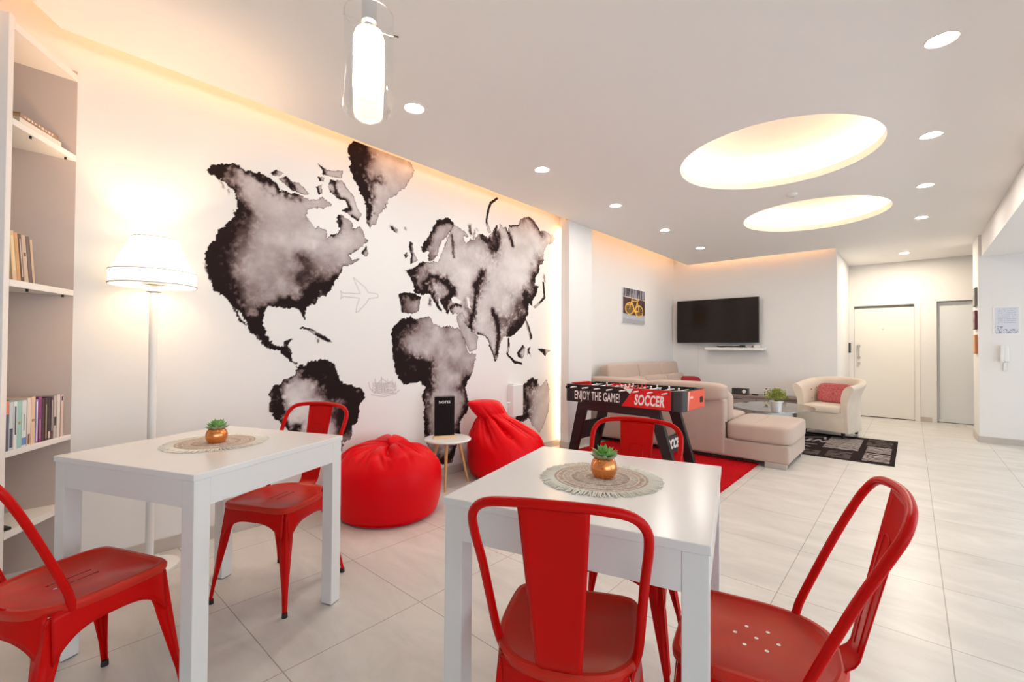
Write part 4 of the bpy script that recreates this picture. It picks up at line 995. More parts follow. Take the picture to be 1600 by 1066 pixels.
# bicycle picture
c0, c1 = at_x(974, 449, -3.27), at_x(1008, 507, -3.27)
PW, PH = abs(c1.y - c0.y), (c0.z - at_x(974, 504, -3.27).z)
pc = thing('wall_picture', 'canvas print of a yellow bicycle hanging on the wall above the sofa', 'picture', (-3.30, c0.y, c1.z))
MB().box((0.0125, PW / 2, PH / 2), (0.023, PW, PH)).build('canvas', 'paper', pc)
def bike(s, t):
    X, Y = s / PW, t / PH; n1 = fbm(X * 9, Y * 14, 3); n2 = fbm(X * 26, Y * 26, 8)
    c = np.array([0.07, 0.035, 0.035]) * (0.5 + 1.3 * n1[..., None]) + np.zeros(X.shape + (3,))
    top = Y > 0.74; bars = (fbm(X * 24, Y * 2, 6) > 0.5)
    c = np.where((top & bars)[..., None], np.array([0.30, 0.29, 0.33]), c); c = np.where((top & ~bars)[..., None], np.array([0.08, 0.07, 0.08]), c)
    c = np.where((np.abs(Y - 0.75 + 0.03 * X) < 0.010)[..., None], np.array([0.7, 0.6, 0.5]), c)
    low = Y < 0.27 - 0.04 * np.sin(X * 3); c = np.where(low[..., None], np.array([0.48, 0.50, 0.55]) * (0.85 + 0.3 * n2[..., None]), c)
    c = np.where((low & (Y < 0.13 - 0.04 * X))[..., None], np.array([0.40, 0.41, 0.44]), c)
    yel = np.array([0.85, 0.52, 0.10])
    def st_(L, w, col=yel):
        nonlocal c
        d = dist_line(L, X * 0.8, Y); c = np.where((d < w)[..., None], col * (0.75 + 0.5 * n2[..., None]), c)
    for cx, cy, r in ((0.25, 0.42, 0.165), (0.63, 0.37, 0.165)):
        d = np.abs(np.hypot((X * 0.8 - cx * 0.92), (Y - cy) * 0.86) - r * 0.86); c = np.where((d < 0.014)[..., None], yel, c)
        rr_ = np.hypot((X * 0.8 - cx * 0.92), (Y - cy) * 0.86); aa = np.arctan2(Y - cy, X - cx)
        c = np.where(((rr_ < r * 0.8) & (np.sin(aa * 18) > 0.72))[..., None], np.array([0.55, 0.32, 0.08]), c)
    st_([(.23, .42), (.32, .70)], .012); st_([(.32, .66), (.52, .66)], .012); st_([(.33, .60), (.42, .38)], .013); st_([(.42, .38), (.52, .66)], .011); st_([(.42, .38), (.58, .37)], .011); st_([(.58, .37), (.52, .62)], .010)
    st_([(.27, .74), (.36, .72)], .010); st_([(.49, .69), (.57, .70)], .015); st_([(.12, .53), (.24, .53)], .008); st_([(.40, .36), (.50, .34)], .03)
    return c
painted('print', (0.0245, 0, 0), (0, 1, 0), (0, 0, 1), PW, PH, 90, 80, bike, 'paint', pc)

# three canvases on the column, seen edge on
for i, (y0, y1, ya, yb, c, lb) in enumerate([(447, 477, 0, 0, (.16, .17, .17), 'grey-edged small canvas, top of three on the side of the column'),
                                          (484, 514, 0, 0, (.12, .03, .05), 'dark purple-edged small canvas, middle of three on the side of the column'),
                                          (523, 553, 0, 0, (.52, .20, .07), 'orange-brown-edged small canvas, lowest of three on the side of the column')]):
    top, bot = at_x(1526, y0, 0.62).z, at_x(1526, y1, 0.62).z
    t = thing('wall_picture', lb, 'picture', (0.64, 8.50, bot), 0, 'three small canvases on the column')
    MB().box((-0.014, 0, (top - bot) / 2), (0.024, 0.24, top - bot)).build('canvas', mat('canvas_edge_%d' % i, c, 0.6), t, bevel=0.002)
    MB().box((-0.0268, 0, (top - bot) / 2), (0.0015, 0.22, top - bot - 0.02)).build('print', mat('canvas_print_%d' % i, tuple(min(1, v * 1.5 + 0.05) for v in c), 0.6, noise=(12, .7, (.6, .55, .5))), t)
# notice
q0, q1 = at_y(1554, 481, 8.27), at_y(1592, 521, 8.27)
NW, NH = q1.x - q0.x, q0.z - q1.z
ntc = thing('wall_notice', 'printed notice sheet with a small drawing in a clear holder on the white column', 'notice', (q0.x, 8.28, q1.z))
MB().box((NW / 2, -0.003, NH / 2), (NW + 0.03, 0.004, NH + 0.03)).build('acrylic_holder', 'plastic', ntc, bevel=0.001)
def notice(s, t):
    X, Y = s / NW, t / NH; c = np.ones(X.shape + (3,)) * np.array([0.66, 0.68, 0.76])
    ln = (np.sin(Y * 2 * PI * 13) > 0.45) & (X > 0.12) & (X < 0.9) & (fbm(X * 30, np.floor(Y * 13) * 3.1, 4) > 0.42) & (Y > 0.34) & (Y < 0.95)
    c = np.where(ln[..., None], np.array([0.46, 0.48, 0.58]), c)
    sk = (Y < 0.30) & (fbm(X * 16, Y * 16, 12) > 0.56) & ((X < 0.36) | (Y < 0.17)); c = np.where(sk[..., None], np.array([0.30, 0.31, 0.40]), c)
    return c
painted('sheet', (0, -0.0056, 0), (1, 0, 0), (0, 0, 1), NW, NH, 60, 90, notice, 'paint', ntc)
i0, i1 = at_y(1561, 540, 8.26), at_y(1576, 566, 8.26)
ic = thing('intercom', 'white intercom handset on the column below the notice', 'intercom', ((i0.x + i1.x) / 2, 8.28, i1.z))
iw, ih = i1.x - i0.x, i0.z - i1.z
MB().box((0.01, -0.012, ih * 0.52), (iw * 0.95, 0.024, ih)).build('base_plate', 'plastic', ic, bevel=0.006)
MB().puff((-iw * 0.18, -0.042, ih * 0.50), (iw * 0.42, 0.035, ih * 1.08), 0.4).build('handset', 'whitem', ic, smooth=60)
MB().box((0.01, -0.012, -0.055), (iw * 0.35, 0.014, 0.11)).build('cable_cover', 'whitem', ic, bevel=0.004)

# ================================================================== TELEVISION CORNER
tv = thing('television', 'large dark flat television mounted on the far wall', 'television', (-2.515, 8.20, 1.268))
TW, TH = 1.335, 0.752
MB().box((0, -0.105, TH / 2), (TW, 0.035, TH)).build('tv_case', 'bezel', tv, bevel=0.004)
MB().box((0, -0.1232, TH / 2 + 0.004), (TW - 0.022, 0.0015, TH - 0.03)).build('tv_screen', 'screen', tv)
MB().box((0, -0.045, TH / 2), (0.40, 0.09, 0.35)).build('wall_bracket', 'black', tv)
s0, s1 = at_y(1102, 543, 8.02), at_y(1193, 543, 8.02)
ts = thing('wall_shelf', 'thin white floating shelf under the television', 'shelf', ((s0.x + s1.x) / 2, 8.20, s1.z - 0.045))
MB().box((0, -0.10, 0.02), (s1.x - s0.x, 0.20, 0.040)).build('shelf_board', 'whitem', ts, bevel=0.002)
sz = s1.z - 0.045 + 0.0405
rc = thing('set_top_box', 'flat black receiver with a silver edge on the floating shelf', 'receiver', (-2.27, 8.085, sz))
MB().box((0, 0, 0.021), (0.40, 0.15, 0.036)).build('case', 'black', rc, bevel=0.003)
MB().box((-0.02, -0.0755, 0.034), (0.34, 0.002, 0.006)).build('front_trim', 'chrome', rc)
MB().box((-0.15, 0, 0.0015), (0.03, 0.12, 0.003)).box((0.15, 0, 0.0015), (0.03, 0.12, 0.003)).build('rubber_feet', 'rubber', rc)
for x, c, lb in ((-1.985, (.35, .30, .30), 'small grey box on the floating shelf next to the receiver'), (-1.87, (.75, .68, .66), 'small pale box at the right end of the floating shelf')):
    b_ = thing('small_box', lb, 'box', (x, 8.09, sz)); mm = mat('small_box_card', c, .6)
    MB().box((0, 0, 0.018), (0.085, 0.09, 0.036)).build('box_body', mm, b_, bevel=0.002)
    MB().box((0, 0, 0.038), (0.088, 0.093, 0.005)).build('box_lid', mm, b_)
MB_c = MB().tube([(-2.835, 8.19, 1.26), (-2.835, 8.19, 0.43)], 0.004, 6)
tag(MB_c.build('tv_cable', 'plastic'), 'white cable running down the wall from the television', 'cable')

cn = thing('media_console', 'low grey-brown media cabinet along the wall under the television', 'cabinet', (-2.08, 7.98, 0))
MB().box((0, 0.005, 0.415), (1.60, 0.41, 0.03)).build('cabinet_top', 'consoletop', cn, bevel=0.002)
MB().box((0, 0.01, 0.22), (1.56, 0.38, 0.36)).build('cabinet_body', 'console', cn, bevel=0.002)
for k, x in enumerate((-0.52, 0.0, 0.52)):
    d = MB().box((x, -0.19, 0.22), (0.505, 0.018, 0.34)).build('drawer_front', 'console', cn, bevel=0.002)
    MB().box((x, -0.201, 0.375), (0.12, 0.008, 0.010)).build('drawer_pull', 'charcoal', d)
MB().box((0, 0.02, 0.02), (1.48, 0.32, 0.04)).build('plinth', 'charcoal', cn)
def on_console(px, w_, name, lb, cat):
    p = at_y(px, 615, 7.92); return thing(name, lb, cat, (p.x, 7.92, 0.4305))
dk = on_console(1157, .2, 'desk_box', 'dark organiser box with a round dial on the low cabinet, beside the chaise sofa', 'box')
MB().box((0, 0, 0.05), (0.23, 0.12, 0.10)).build('box_body', 'charcoal', dk, bevel=0.004)
MB().cyl((0.07, -0.061, 0.055), (0.07, -0.066, 0.055), 0.03).build('dial', 'plastic', dk)
MB().box((-0.04, 0, 0.112), (0.12, 0.10, 0.02)).build('glass_tray', 'glass', dk)
rm = on_console(1180, .1, 'remote_control', 'small black remote control lying on the low cabinet', 'remote control')
MB().puff((0, 0, 0.011), (0.09, 0.045, 0.022), 0.5).build('remote_body', 'rubber', rm, smooth=60)
wbx = on_console(1199, .1, 'photo_frame', 'small white picture card with dark marks standing on the low cabinet left of the plant', 'picture')
MB().box((0, 0, 0.066), (0.10, 0.02, 0.132)).build('frame', 'whitem', wbx, bevel=0.002)
painted('card_print', (-0.044, -0.0108, 0.008), (1, 0, 0), (0, 0, 1), 0.088, 0.116, 24, 30, lambda s, t: np.where((fbm(s * 60, t * 60, 2) > 0.55)[..., None], np.array([.12, .09, .05]), np.array([.8, .74, .6])), 'paint', wbx)
wb2 = on_console(1224, .1, 'photo_frame', 'small white picture card with faint marks standing on the low cabinet right of the plant', 'picture')
MB().box((0, 0, 0.062), (0.10, 0.02, 0.124)).build('frame', 'whitem', wb2, bevel=0.002)
painted('card_print', (-0.044, -0.0108, 0.008), (1, 0, 0), (0, 0, 1), 0.088, 0.108, 24, 30, lambda s, t: np.where((fbm(s * 60, t * 60, 7) > 0.58)[..., None], np.array([.35, .30, .28]), np.array([.82, .78, .72])), 'paint', wb2)

# ================================================================== SOFA
so = (-2.2, 6.2, 0)
sf = thing('corner_sofa', 'large beige corner sofa with headrests and a chaise, between the football table and the television', 'sofa', so)
def S(mb, name, m_='fabric', **k): return mb.build(name, m_, sf, off=so, **k)
S(MB().span((-3.27, 5.0, 0.055), (-2.40, 7.70, 0.24)), 'base', bevel=0.012)
S(MB().span((-3.2, 4.985, 0.055), (-0.885, 5.86, 0.235)), 'chaise_base', bevel=0.015)
for a, b in ((5.92, 6.80), (6.80, 7.68)):
    S(MB().puff((-2.70, (a + b) / 2, 0.335), (0.72, b - a - 0.005, 0.23), 0.25, 44, 20), 'seat_cushion', smooth=60)
S(MB().puff((-1.163, 5.425, 0.322), (0.605, 0.91, 0.196), 0.26, 60, 24), 'chaise_cushion', smooth=60)
S(MB().puff((-2.22, 5.60, 0.335), (1.50, 0.62, 0.21), 0.22, 44, 20), 'corner_cushion', smooth=60)
sg_ = lambda x, e: math.copysign(abs(x) ** e, x)
S(MB().tube([(-1.19, 5.425 - sg_(math.cos(b), .26) * 0.455, 0.322 + sg_(math.sin(b), .26) * 0.098) for b in [-1.2 + 2.9 * k / 60 for k in range(61)]], 0.0022, 6), 'chaise_seam')
# side facing the football table: flat back panel with a rolled headrest
S(MB().span((-3.22, 4.975, 0.06), (-1.462, 5.10, 0.64)), 'back_panel', bevel=0.02)
for a, b in ((-3.22, -2.34), (-2.34, -1.46)):
    S(MB().puff(((a + b) / 2, 5.06, 0.705), (b - a - 0.004, 0.26, 0.20), 0.45, 44, 20), 'headrest_roll', smooth=60)
    S(MB().puff(((a + b) / 2, 5.25, 0.52), (b - a - 0.006, 0.22, 0.42), 0.38, 44, 20, R=Matrix.Rotation(-0.10, 3, 'X')), 'back_cushion', smooth=60)
S(MB().box((-1.459, 5.02, 0.39), (0.006, 0.020, 0.03)), 'recline_button', 'rubber', bevel=0.001)
# side against the wall
S(MB().span((-3.28, 5.30, 0.06), (-3.05, 7.72, 0.62)), 'wall_back_panel', bevel=0.02)
for a, b in ((5.36, 6.27), (6.27, 7.03), (7.03, 7.75)):
    S(MB().puff((-2.98, (a + b) / 2, 0.55), (0.22, b - a - 0.006, 0.42), 0.35, 40, 18, R=Matrix.Rotation(-0.12, 3, 'Y')), 'back_cushion', smooth=60)
    S(MB().puff((-3.10, (a + b) / 2, 0.81), (0.17, b - a - 0.005, 0.27), 0.30, 40, 18, R=Matrix.Rotation(-0.16, 3, 'Y')), 'headrest_cushion', smooth=60)
for x, y in ((-1.00, 5.03), (-1.00, 5.80), (-3.05, 5.05), (-2.5, 7.62), (-3.1, 7.62)):
    S(MB().box((x, y, 0.0285), (0.19 if x > -2 else 0.08, 0.06, 0.055)), 'foot', 'satin' if x < -2 else 'chromefoot' if False else 'satin', bevel=0.003)
pl = at_y(1075, 594, 7.62)
cu = thing('throw_cushion', 'dark red cushion lying at the television end of the sofa', 'cushion', (pl.x + 0.03, 7.60, 0.463), 0.25)
MB().puff((0, 0, 0.12), (0.36, 0.17, 0.24), 0.55, 36, 16, R=Matrix.Rotation(0.25, 3, 'X')).build('cushion_body', 'cushion', cu, smooth=70)
MB().tube([(0.165 * math.cos(a), -0.01 + 0.028 * math.sin(a), 0.12 + 0.10 * math.sin(a)) for a in [2 * PI * k / 30 for k in range(30)]], 0.004, 6, closed=True).build('piping', 'cushion', cu)

# ================================================================== ARMCHAIR
ac = thing('armchair', 'cream tub armchair with buttoned back standing before the entrance door', 'armchair', (-0.835, 7.56, 0.0095), math.radians(-11))
UP = crom([(-0.27, -0.36, 0), (-0.285, -0.15, 0), (-0.285, 0.10, 0), (-0.21, 0.27, 0), (0, 0.335, 0), (0.21, 0.27, 0), (0.285, 0.10, 0), (0.285, -0.15, 0), (0.27, -0.36, 0)], 6, closed=False)
CS = crom([(0.030, 0.08, 0), (0.018, 0.30, 0), (0.020, 0.50, 0), (0.055, 0.62, 0), (0.085, 0.70, 0), (0.060, 0.735, 0), (0.010, 0.725, 0), (-0.035, 0.66, 0), (-0.055, 0.55, 0), (-0.055, 0.40, 0), (-0.050, 0.08, 0)], 4, closed=False)
def shell(u, v):
    k = u * (len(UP) - 1); i = min(len(UP) - 2, int(k)); p = UP[i].lerp(UP[i + 1], k - i); tn = (UP[i + 1] - UP[i]).normalized(); nrm = Vector((tn.y, -tn.x, 0))
    if nrm.dot(Vector((p.x, p.y - 0.0, 0))) < 0: nrm = -nrm
    j = v * (len(CS) - 1); q = min(len(CS) - 2, int(j)); c = CS[q].lerp(CS[q + 1], j - q)
    back = max(0, (p.y + 0.36) / 0.70); hgt = 0.93 + 0.115 * back ** 1.5
    tuck = 0.0
    return (p.x + nrm.x * c.x, p.y + nrm.y * c.x, c.y * (hgt if c.y > 0.3 else 1))
sh = MB().grid(shell, 61, len(CS))
for e in (0, 1):
    cap = [shell(e, v / (len(CS) - 1)) for v in range(len(CS))]; cx = sum(p[0] for p in cap) / len(cap); cz = [p[2] for p in cap]
    n0 = len(sh.v); sh.v += cap; sh.f.append(tuple(range(n0, n0 + len(cap))))
sh.build('tub_shell', 'fabric2', ac, smooth=60)
MB().box((0, -0.335, 0.205), (0.50, 0.05, 0.25)).box((0, -0.02, 0.19), (0.46, 0.62, 0.20)).build('front_panel', 'fabric2', ac, bevel=0.012)
MB().puff((0, -0.065, 0.365), (0.48, 0.62, 0.115), 0.3, 40, 16).build('seat_cushion', 'fabric2', ac, smooth=60)
bt = []
for z in (0.50, 0.60):
    for k, u in enumerate((0.20, 0.29, 0.38, 0.46, 0.54, 0.62, 0.71, 0.80)):
        best = min(range(len(CS) // 2, len(CS)), key=lambda q: abs(CS[q].y - z))
        p = shell(u, best / (len(CS) - 1)); c = Vector((0, -0.02, p[2])); d = (c - Vector(p)).normalized()
        MB().ball(Vector(p) + d * 0.002, 0.012, 10).build('tuft_button', 'tuft', ac, smooth=80)
for x in (-0.22, 0.22):
    for y in (-0.28, 0.24): MB().tube([(x, y, 0.0), (x, y, 0.085)], [0.018, 0.026], 12).build('foot', 'rubber', ac)
ab = Matrix.Rotation(math.radians(-11), 3, 'Z') @ Vector((0.02, 0.08, 0))
rp = thing('throw_cushion', 'red speckled rectangular cushion leaning in the cream armchair', 'cushion', (ac.location.x + ab.x, ac.location.y + ab.y, 0.425), math.radians(-16))
M['speckle'] = mat('speckled_red_cloth', (0.46, 0.045, 0.055), 0.85, noise=(70, 0.6, (0.62, 0.30, 0.28)))
MB().puff((0, 0, 0.135), (0.42, 0.10, 0.27), 0.42, 40, 18, R=Matrix.Rotation(-0.22, 3, 'X')).build('cushion_body', 'speckle', rp, smooth=70)
MB().box((0, -0.052, 0.13), (0.02, 0.004, 0.02), rx=-0.22).build('centre_stud', 'cushion', rp)

# ================================================================== COFFEE TABLE, PLANT, RUGS
ct = thing('coffee_table', 'oval glass coffee table on a white curved base, in front of the sofa', 'coffee table', (-1.36, 6.66, 0.0))
ov = [((0.44 + 0.02 * math.cos(2 * a)) * math.cos(a), 0.62 * math.sin(a)) for a in [2 * PI * k / 72 for k in range(72)]]
MB().prism(ov, 0.408, 0.420).build('glass_top', 'tableglass', ct)
def cbase(u, v):
    a = u * 2 * PI; r = 1.22 - 0.22 * v; z = 0.010 + 0.396 * v
    return (0.20 * r * math.cos(a), 0.40 * r * math.sin(a), z)
bmb = MB().grid(cbase, 48, 16, True); bmb.prism([(0.235 * math.cos(a) , 0.335 * math.sin(a)) for a in [2 * PI * k / 48 for k in range(48)]], 0.010, 0.02)
bmb.prism([(0.199 * math.cos(a), 0.399 * math.sin(a)) for a in [2 * PI * k / 48 for k in range(48)]], 0.398, 0.4075)
bmb.build('curved_base', 'white', ct, smooth=50)
cp = at_z(1213, 644, 0.42)
pp_ = thing('potted_plant', 'bushy yellow-green plant in a silver pot on the glass coffee table', 'potted plant', (cp.x, cp.y, 0.4205))
MB().lathe([(0.0005, 0), (0.055, 0), (0.066, 0.115), (0.074, 0.120), (0.074, 0.132), (0.066, 0.132), (0.060, 0.11), (0.0005, 0.11)], n=36).build('pot', 'zinc', pp_, smooth=40)
MB().lathe([(0.0005, 0.112), (0.062, 0.112)], n=20).build('soil', 'soil', pp_)
fo = MB(); r = random.Random(4)
for k in range(420):
    a = r.uniform(0, 2 * PI); e = r.uniform(0.15, 1.5); d = Vector((math.cos(a) * math.cos(e), math.sin(a) * math.cos(e), math.sin(e)))
    p = Vector((0, 0, 0.12)) + Vector((d.x * 0.125, d.y * 0.125, d.z * 0.125 + 0.02)) * r.uniform(0.45, 1.0); s_ = r.uniform(0.012, 0.02)
    tdir = (d + Vector((r.uniform(-.6, .6), r.uniform(-.6, .6), r.uniform(-.2, .6)))).normalized(); sd_ = tdir.cross(Vector((r.uniform(-1, 1), r.uniform(-1, 1), 1))).normalized()
    n0 = tdir.cross(sd_) * 0.002
    fo.add([p, p + tdir * s_ + sd_ * s_ * 0.45 + n0, p + tdir * s_ * 2, p + tdir * s_ - sd_ * s_ * 0.45 + n0], [(0, 1, 2), (0, 2, 3)])
for k in range(26):
    a = r.uniform(0, 2 * PI); e = r.uniform(0.5, 1.5); fo.tube([(0, 0, 0.112), (0.09 * math.cos(a) * math.cos(e), 0.09 * math.sin(a) * math.cos(e), 0.12 + 0.10 * math.sin(e))], 0.0016, 4)
fo.build('foliage', 'bush', pp_)
cd = at_z(1200, 635, 0.42)
tr = thing('glass_dish', 'small clear glass dish on the coffee table left of the plant', 'dish', (cd.x - 0.02, cd.y + 0.02, 0.4205))
MB().lathe([(0.0005, 0), (0.03, 0), (0.045, 0.025), (0.042, 0.025), (0.028, 0.004), (0.0005, 0.004)], n=28).build('dish_bowl', 'glass', tr, smooth=50)
MB().cyl((0, 0, 0.004), (0, 0, 0.014), 0.018, n=16).build('dish_contents', 'charcoal', tr)

RX0, RX1, RY0, RY1 = -2.35, -0.135, 5.90, 7.50
def rug(s, t):
    X, Y = s + RX0, t + RY0; c = np.ones(X.shape + (3,)) * np.array([0.022, 0.012, 0.012]); lt = np.array([0.42, 0.36, 0.34]); md = np.array([0.10, 0.075, 0.07])
    def blk(x0, x1, y0, y1, mode, ph):
        nonlocal c
        ins = (X > x0) & (X < x1) & (Y > y0) & (Y < y1)
        wob = fbm(X * 7, Y * 7, ph)
        if mode == 'lines': f = np.sin((Y + wob * 0.10) * 100) > -0.45
        elif mode == 'wave': f = np.sin((Y + 0.02 * np.sin(X * 30 + ph) + wob * 0.08) * 85) > -0.2
        elif mode == 'dim': f = fbm(X * 22, Y * 22, ph) > 0.42
        else: f = (np.abs(np.sin(X * 38 + 2 * np.sin(Y * 16))) > 0.80)
        c = np.where((ins & f)[..., None], (md if mode == 'dim' else lt) * (0.7 + 0.5 * wob[..., None]), c)
    blk(-0.80, -0.47, 6.46, 7.34, 'lines', 1); blk(-0.42, -0.18, 6.95, 7.42, 'dim', 2); blk(-0.40, -0.18, 6.50, 6.90, 'lines', 3); blk(-0.40, -0.18, 5.98, 6.44, 'wave', 4)
    blk(-0.72, -0.50, 5.95, 6.34, 'dim', 5); blk(-0.98, -0.78, 5.95, 6.22, 'dim', 6); blk(-1.35, -1.02, 5.95, 6.30, 'dim', 7)
    blk(-1.9, -1.45, 6.1, 6.9, 'wave', 8); blk(-1.9, -1.45, 7.0, 7.4, 'lines', 9); blk(-2.3, -1.95, 6.0, 7.4, 'dim', 10)
    for L, w_ in [([(-1.42, 6.36), (-1.15, 6.48), (-0.92, 6.40), (-1.15, 6.50), (-1.42, 6.60)], .012), ([(-1.42, 6.66), (-1.1, 6.56), (-0.88, 6.60)], .014), ([(-1.40, 6.80), (-1.30, 6.92), (-1.22, 6.80), (-1.12, 6.92), (-1.04, 6.80)], .020),
                  ([(-1.0, 6.78), (-0.98, 6.96)], .022), ([(-0.94, 6.80), (-0.90, 6.98), (-0.84, 6.80), (-0.80, 6.96)], .016), ([(-1.36, 7.05), (-1.26, 7.22), (-1.14, 7.05)], .014), ([(-1.08, 7.0), (-0.86, 7.22), (-0.84, 7.02)], .013), ([(-1.42, 7.34), (-0.86, 7.32)], .012), ([(-1.4, 6.0), (-1.3, 6.28)], .008)]:
        d = dist_line(L, X, Y); c = np.where((d < w_)[..., None], lt, c)
    return c
rg = thing('patterned_rug', 'black and grey patterned rug under the glass coffee table and armchair', 'rug', (RX0, RY0, 0))
painted('rug_pile', (0, 0, 0.0085), (1, 0, 0), (0, 1, 0), RX1 - RX0, RY1 - RY0, 330, 240, rug, 'rugpaint', rg)
MB().span((0, 0, 0.0005), (RX1 - RX0, RY1 - RY0, 0.0083)).build('rug_backing', 'rubber', rg)
rr2 = thing('red_rug', 'plain deep-red shaggy rug under the football table', 'rug', (-2.005, 4.22, 0))
def pile(u, v):
    return ((u - 0.5) * 1.68, (v - 0.5) * 1.72, 0.013 + 0.005 * math.sin(u * 211 + 5 * math.sin(v * 37)) * math.sin(v * 197 + 4 * math.sin(u * 41)))
MB().grid(pile, 150, 150).build('rug_pile', 'redrug', rr2, smooth=80)
MB().span((-0.842, -0.862, 0.0005), (0.842, 0.862, 0.009)).build('rug_backing', 'redrug', rr2)

# ================================================================== FOOTBALL TABLE
FX0, FX1, FY0, FY1, FZ0, FZ1 = -2.715, -1.475, 3.90, 4.42, 0.615, 0.790
ft = thing('football_table', 'black and red table football game on slanted black legs, ENJOY THE GAME on its side', 'table football', ((FX0 + FX1) / 2, (FY0 + FY1) / 2, 0.0165))
fo_ = (ft.location.x, ft.location.y, ft.location.z)
def F(mb, name, m_, **k): return mb.build(name, m_, ft, off=fo_, **k)
cb_ = MB()
cb_.span((FX0 + 0.03, FY0, FZ0), (FX1 - 0.10, FY0 + 0.022, FZ1)).span((FX0 + 0.03, FY1 - 0.022, FZ0), (FX1 - 0.03, FY1, FZ1))
cb_.span((FX0, FY0 + 0.02, FZ0), (FX0 + 0.03, FY1 - 0.02, FZ1)).span((FX1 - 0.03, FY0 + 0.06, FZ0), (FX1 - 0.002, FY1 - 0.01, FZ1)).span((FX0 + 0.02, FY0 + 0.01, FZ0 + 0.002), (FX1 - 0.02, FY1 - 0.01, FZ0 + 0.06))
F(cb_, 'cabinet', 'black', bevel=0.003)
# rounded corner posts
for cx, cy, m_ in ((FX1 - 0.055, FY0 + 0.055, 'charcoal'), (FX0 + 0.04, FY0 + 0.04, 'black'), (FX0 + 0.04, FY1 - 0.04, 'black'), (FX1 - 0.04, FY1 - 0.04, 'black')):
    F(MB().prism([(cx + 0.058 * math.copysign(abs(math.cos(a)) ** 0.6, math.cos(a)) * (1 if cx > -2 and cy < 4.1 else 0.6), cy + 0.058 * math.copysign(abs(math.sin(a)) ** 0.6, math.sin(a)) * (1 if cx > -2 and cy < 4.1 else 0.6)) for a in [2 * PI * k / 40 for k in range(40)]], FZ0 - 0.001, FZ1 + 0.001), 'corner_post', m_, smooth=30)
yf = FY0 - 0.0012
def fx(px, py=620): return at_y(px, py, FY0).x
xa, xb, xc = fx(972), fx(986), FX1 - 0.115
F(MB().slab([(fx(990), FZ1 - 0.002), (xc, FZ1 - 0.002), (xc, FZ0 + 0.002), (fx(971), FZ0 + 0.002)], (0, yf, 0), (1, 0, 0), (0, 0, 1), 0.0012), 'red_side_panel', 'fred')
F(MB().slab([(fx(974), FZ1 - 0.002), (fx(989.4), FZ1 - 0.002), (fx(984.5), (FZ0 + FZ1) / 2 + 0.035)], (0, yf, 0), (1, 0, 0), (0, 0, 1), 0.0012), 'white_stripe', 'print')
F(text_mb('ENJOY THE GAME!', ((fx(899) + fx(967)) / 2, FY0 - 0.001, FZ0 + 0.068), (1, 0, 0), (0, 0, 1), 0.122, bold=0.012, sx=(fx(967) - fx(899)) / (0.122 * 8.35)), 'lettering', 'print')
F(text_mb('SOCCER', ((fx(988) + fx(1041)) / 2, FY0 - 0.0024, FZ0 + 0.070), (1, 0, 0), (0, 0, 1), 0.130, bold=0.035, shear=0.18, sx=(fx(1041) - fx(988)) / (0.130 * 4.5)), 'lettering', 'print')
# end panel
xe = FX1 - 0.001
F(MB().span((xe - 0.001, FY0 + 0.085, FZ0 + 0.004), (xe + 0.002, FY1 - 0.012, FZ1 - 0.004)), 'end_panel', 'forange')
F(MB().slab([(0.085, FZ0 + 0.004), (0.092, FZ0 + 0.004), (0.110, (FZ0 + FZ1) / 2), (0.118, (FZ0 + FZ1) / 2 + 0.02), (0.125, FZ1 - 0.004), (0.112, FZ1 - 0.004), (0.100, (FZ0 + FZ1) / 2 + 0.01)], (xe + 0.0022, FY0, 0), (0, 1, 0), (0, 0, 1), 0.001), 'end_stripe', 'print')
F(MB().box((xe + 0.003, FY1 - 0.095, FZ0 + 0.080), (0.004, 0.070, 0.055)), 'ball_return', 'rubber', bevel=0.001)
F(text_mb('GOAL', (xe + 0.0026, FY0 + 0.175, FZ0 + 0.115), (0, 1, 0), (0, 0, 1), 0.028, bold=0.02, shear=0.2), 'lettering', 'print')
F(MB().span((FX0 + 0.04, FY0 + 0.03, FZ0 + 0.062), (FX1 - 0.06, FY1 - 0.03, FZ0 + 0.066)), 'playfield', 'turf')
# inner side prints and rim
F(MB().span((FX0 + 0.25, FY1 - 0.0235, FZ0 + 0.09), (FX0 + 0.52, FY1 - 0.0215, FZ1 - 0.006)).span((FX0 + 0.04, FY0 + 0.06, FZ1 - 0.09), (FX0 + 0.032, FY1 - 0.05, FZ1 - 0.006)), 'inner_red_print', 'fred')
F(MB().span((FX0 + 0.04, FY0 - 0.001, FZ1), (fx(972), FY0 + 0.024, FZ1 + 0.004)).span((FX0 + 0.05, FY1 - 0.024, FZ1), (FX1 - 0.08, FY1 + 0.001, FZ1 + 0.004)), 'top_rail', 'black')
F(MB().span((fx(974), FY0 - 0.001, FZ1), (FX1 - 0.11, FY0 + 0.024, FZ1 + 0.004)), 'top_rail', 'fred')
F(MB().span((FX0 + 0.01, FY0 + 0.10, FZ1 + 0.001), (FX0 + 0.05, FY1 - 0.12, FZ1 + 0.012)), 'score_counter', 'fred', bevel=0.002)
RZ = FZ1 - 0.022
NP = [1, 2, 3, 5, 5, 3, 2, 1]
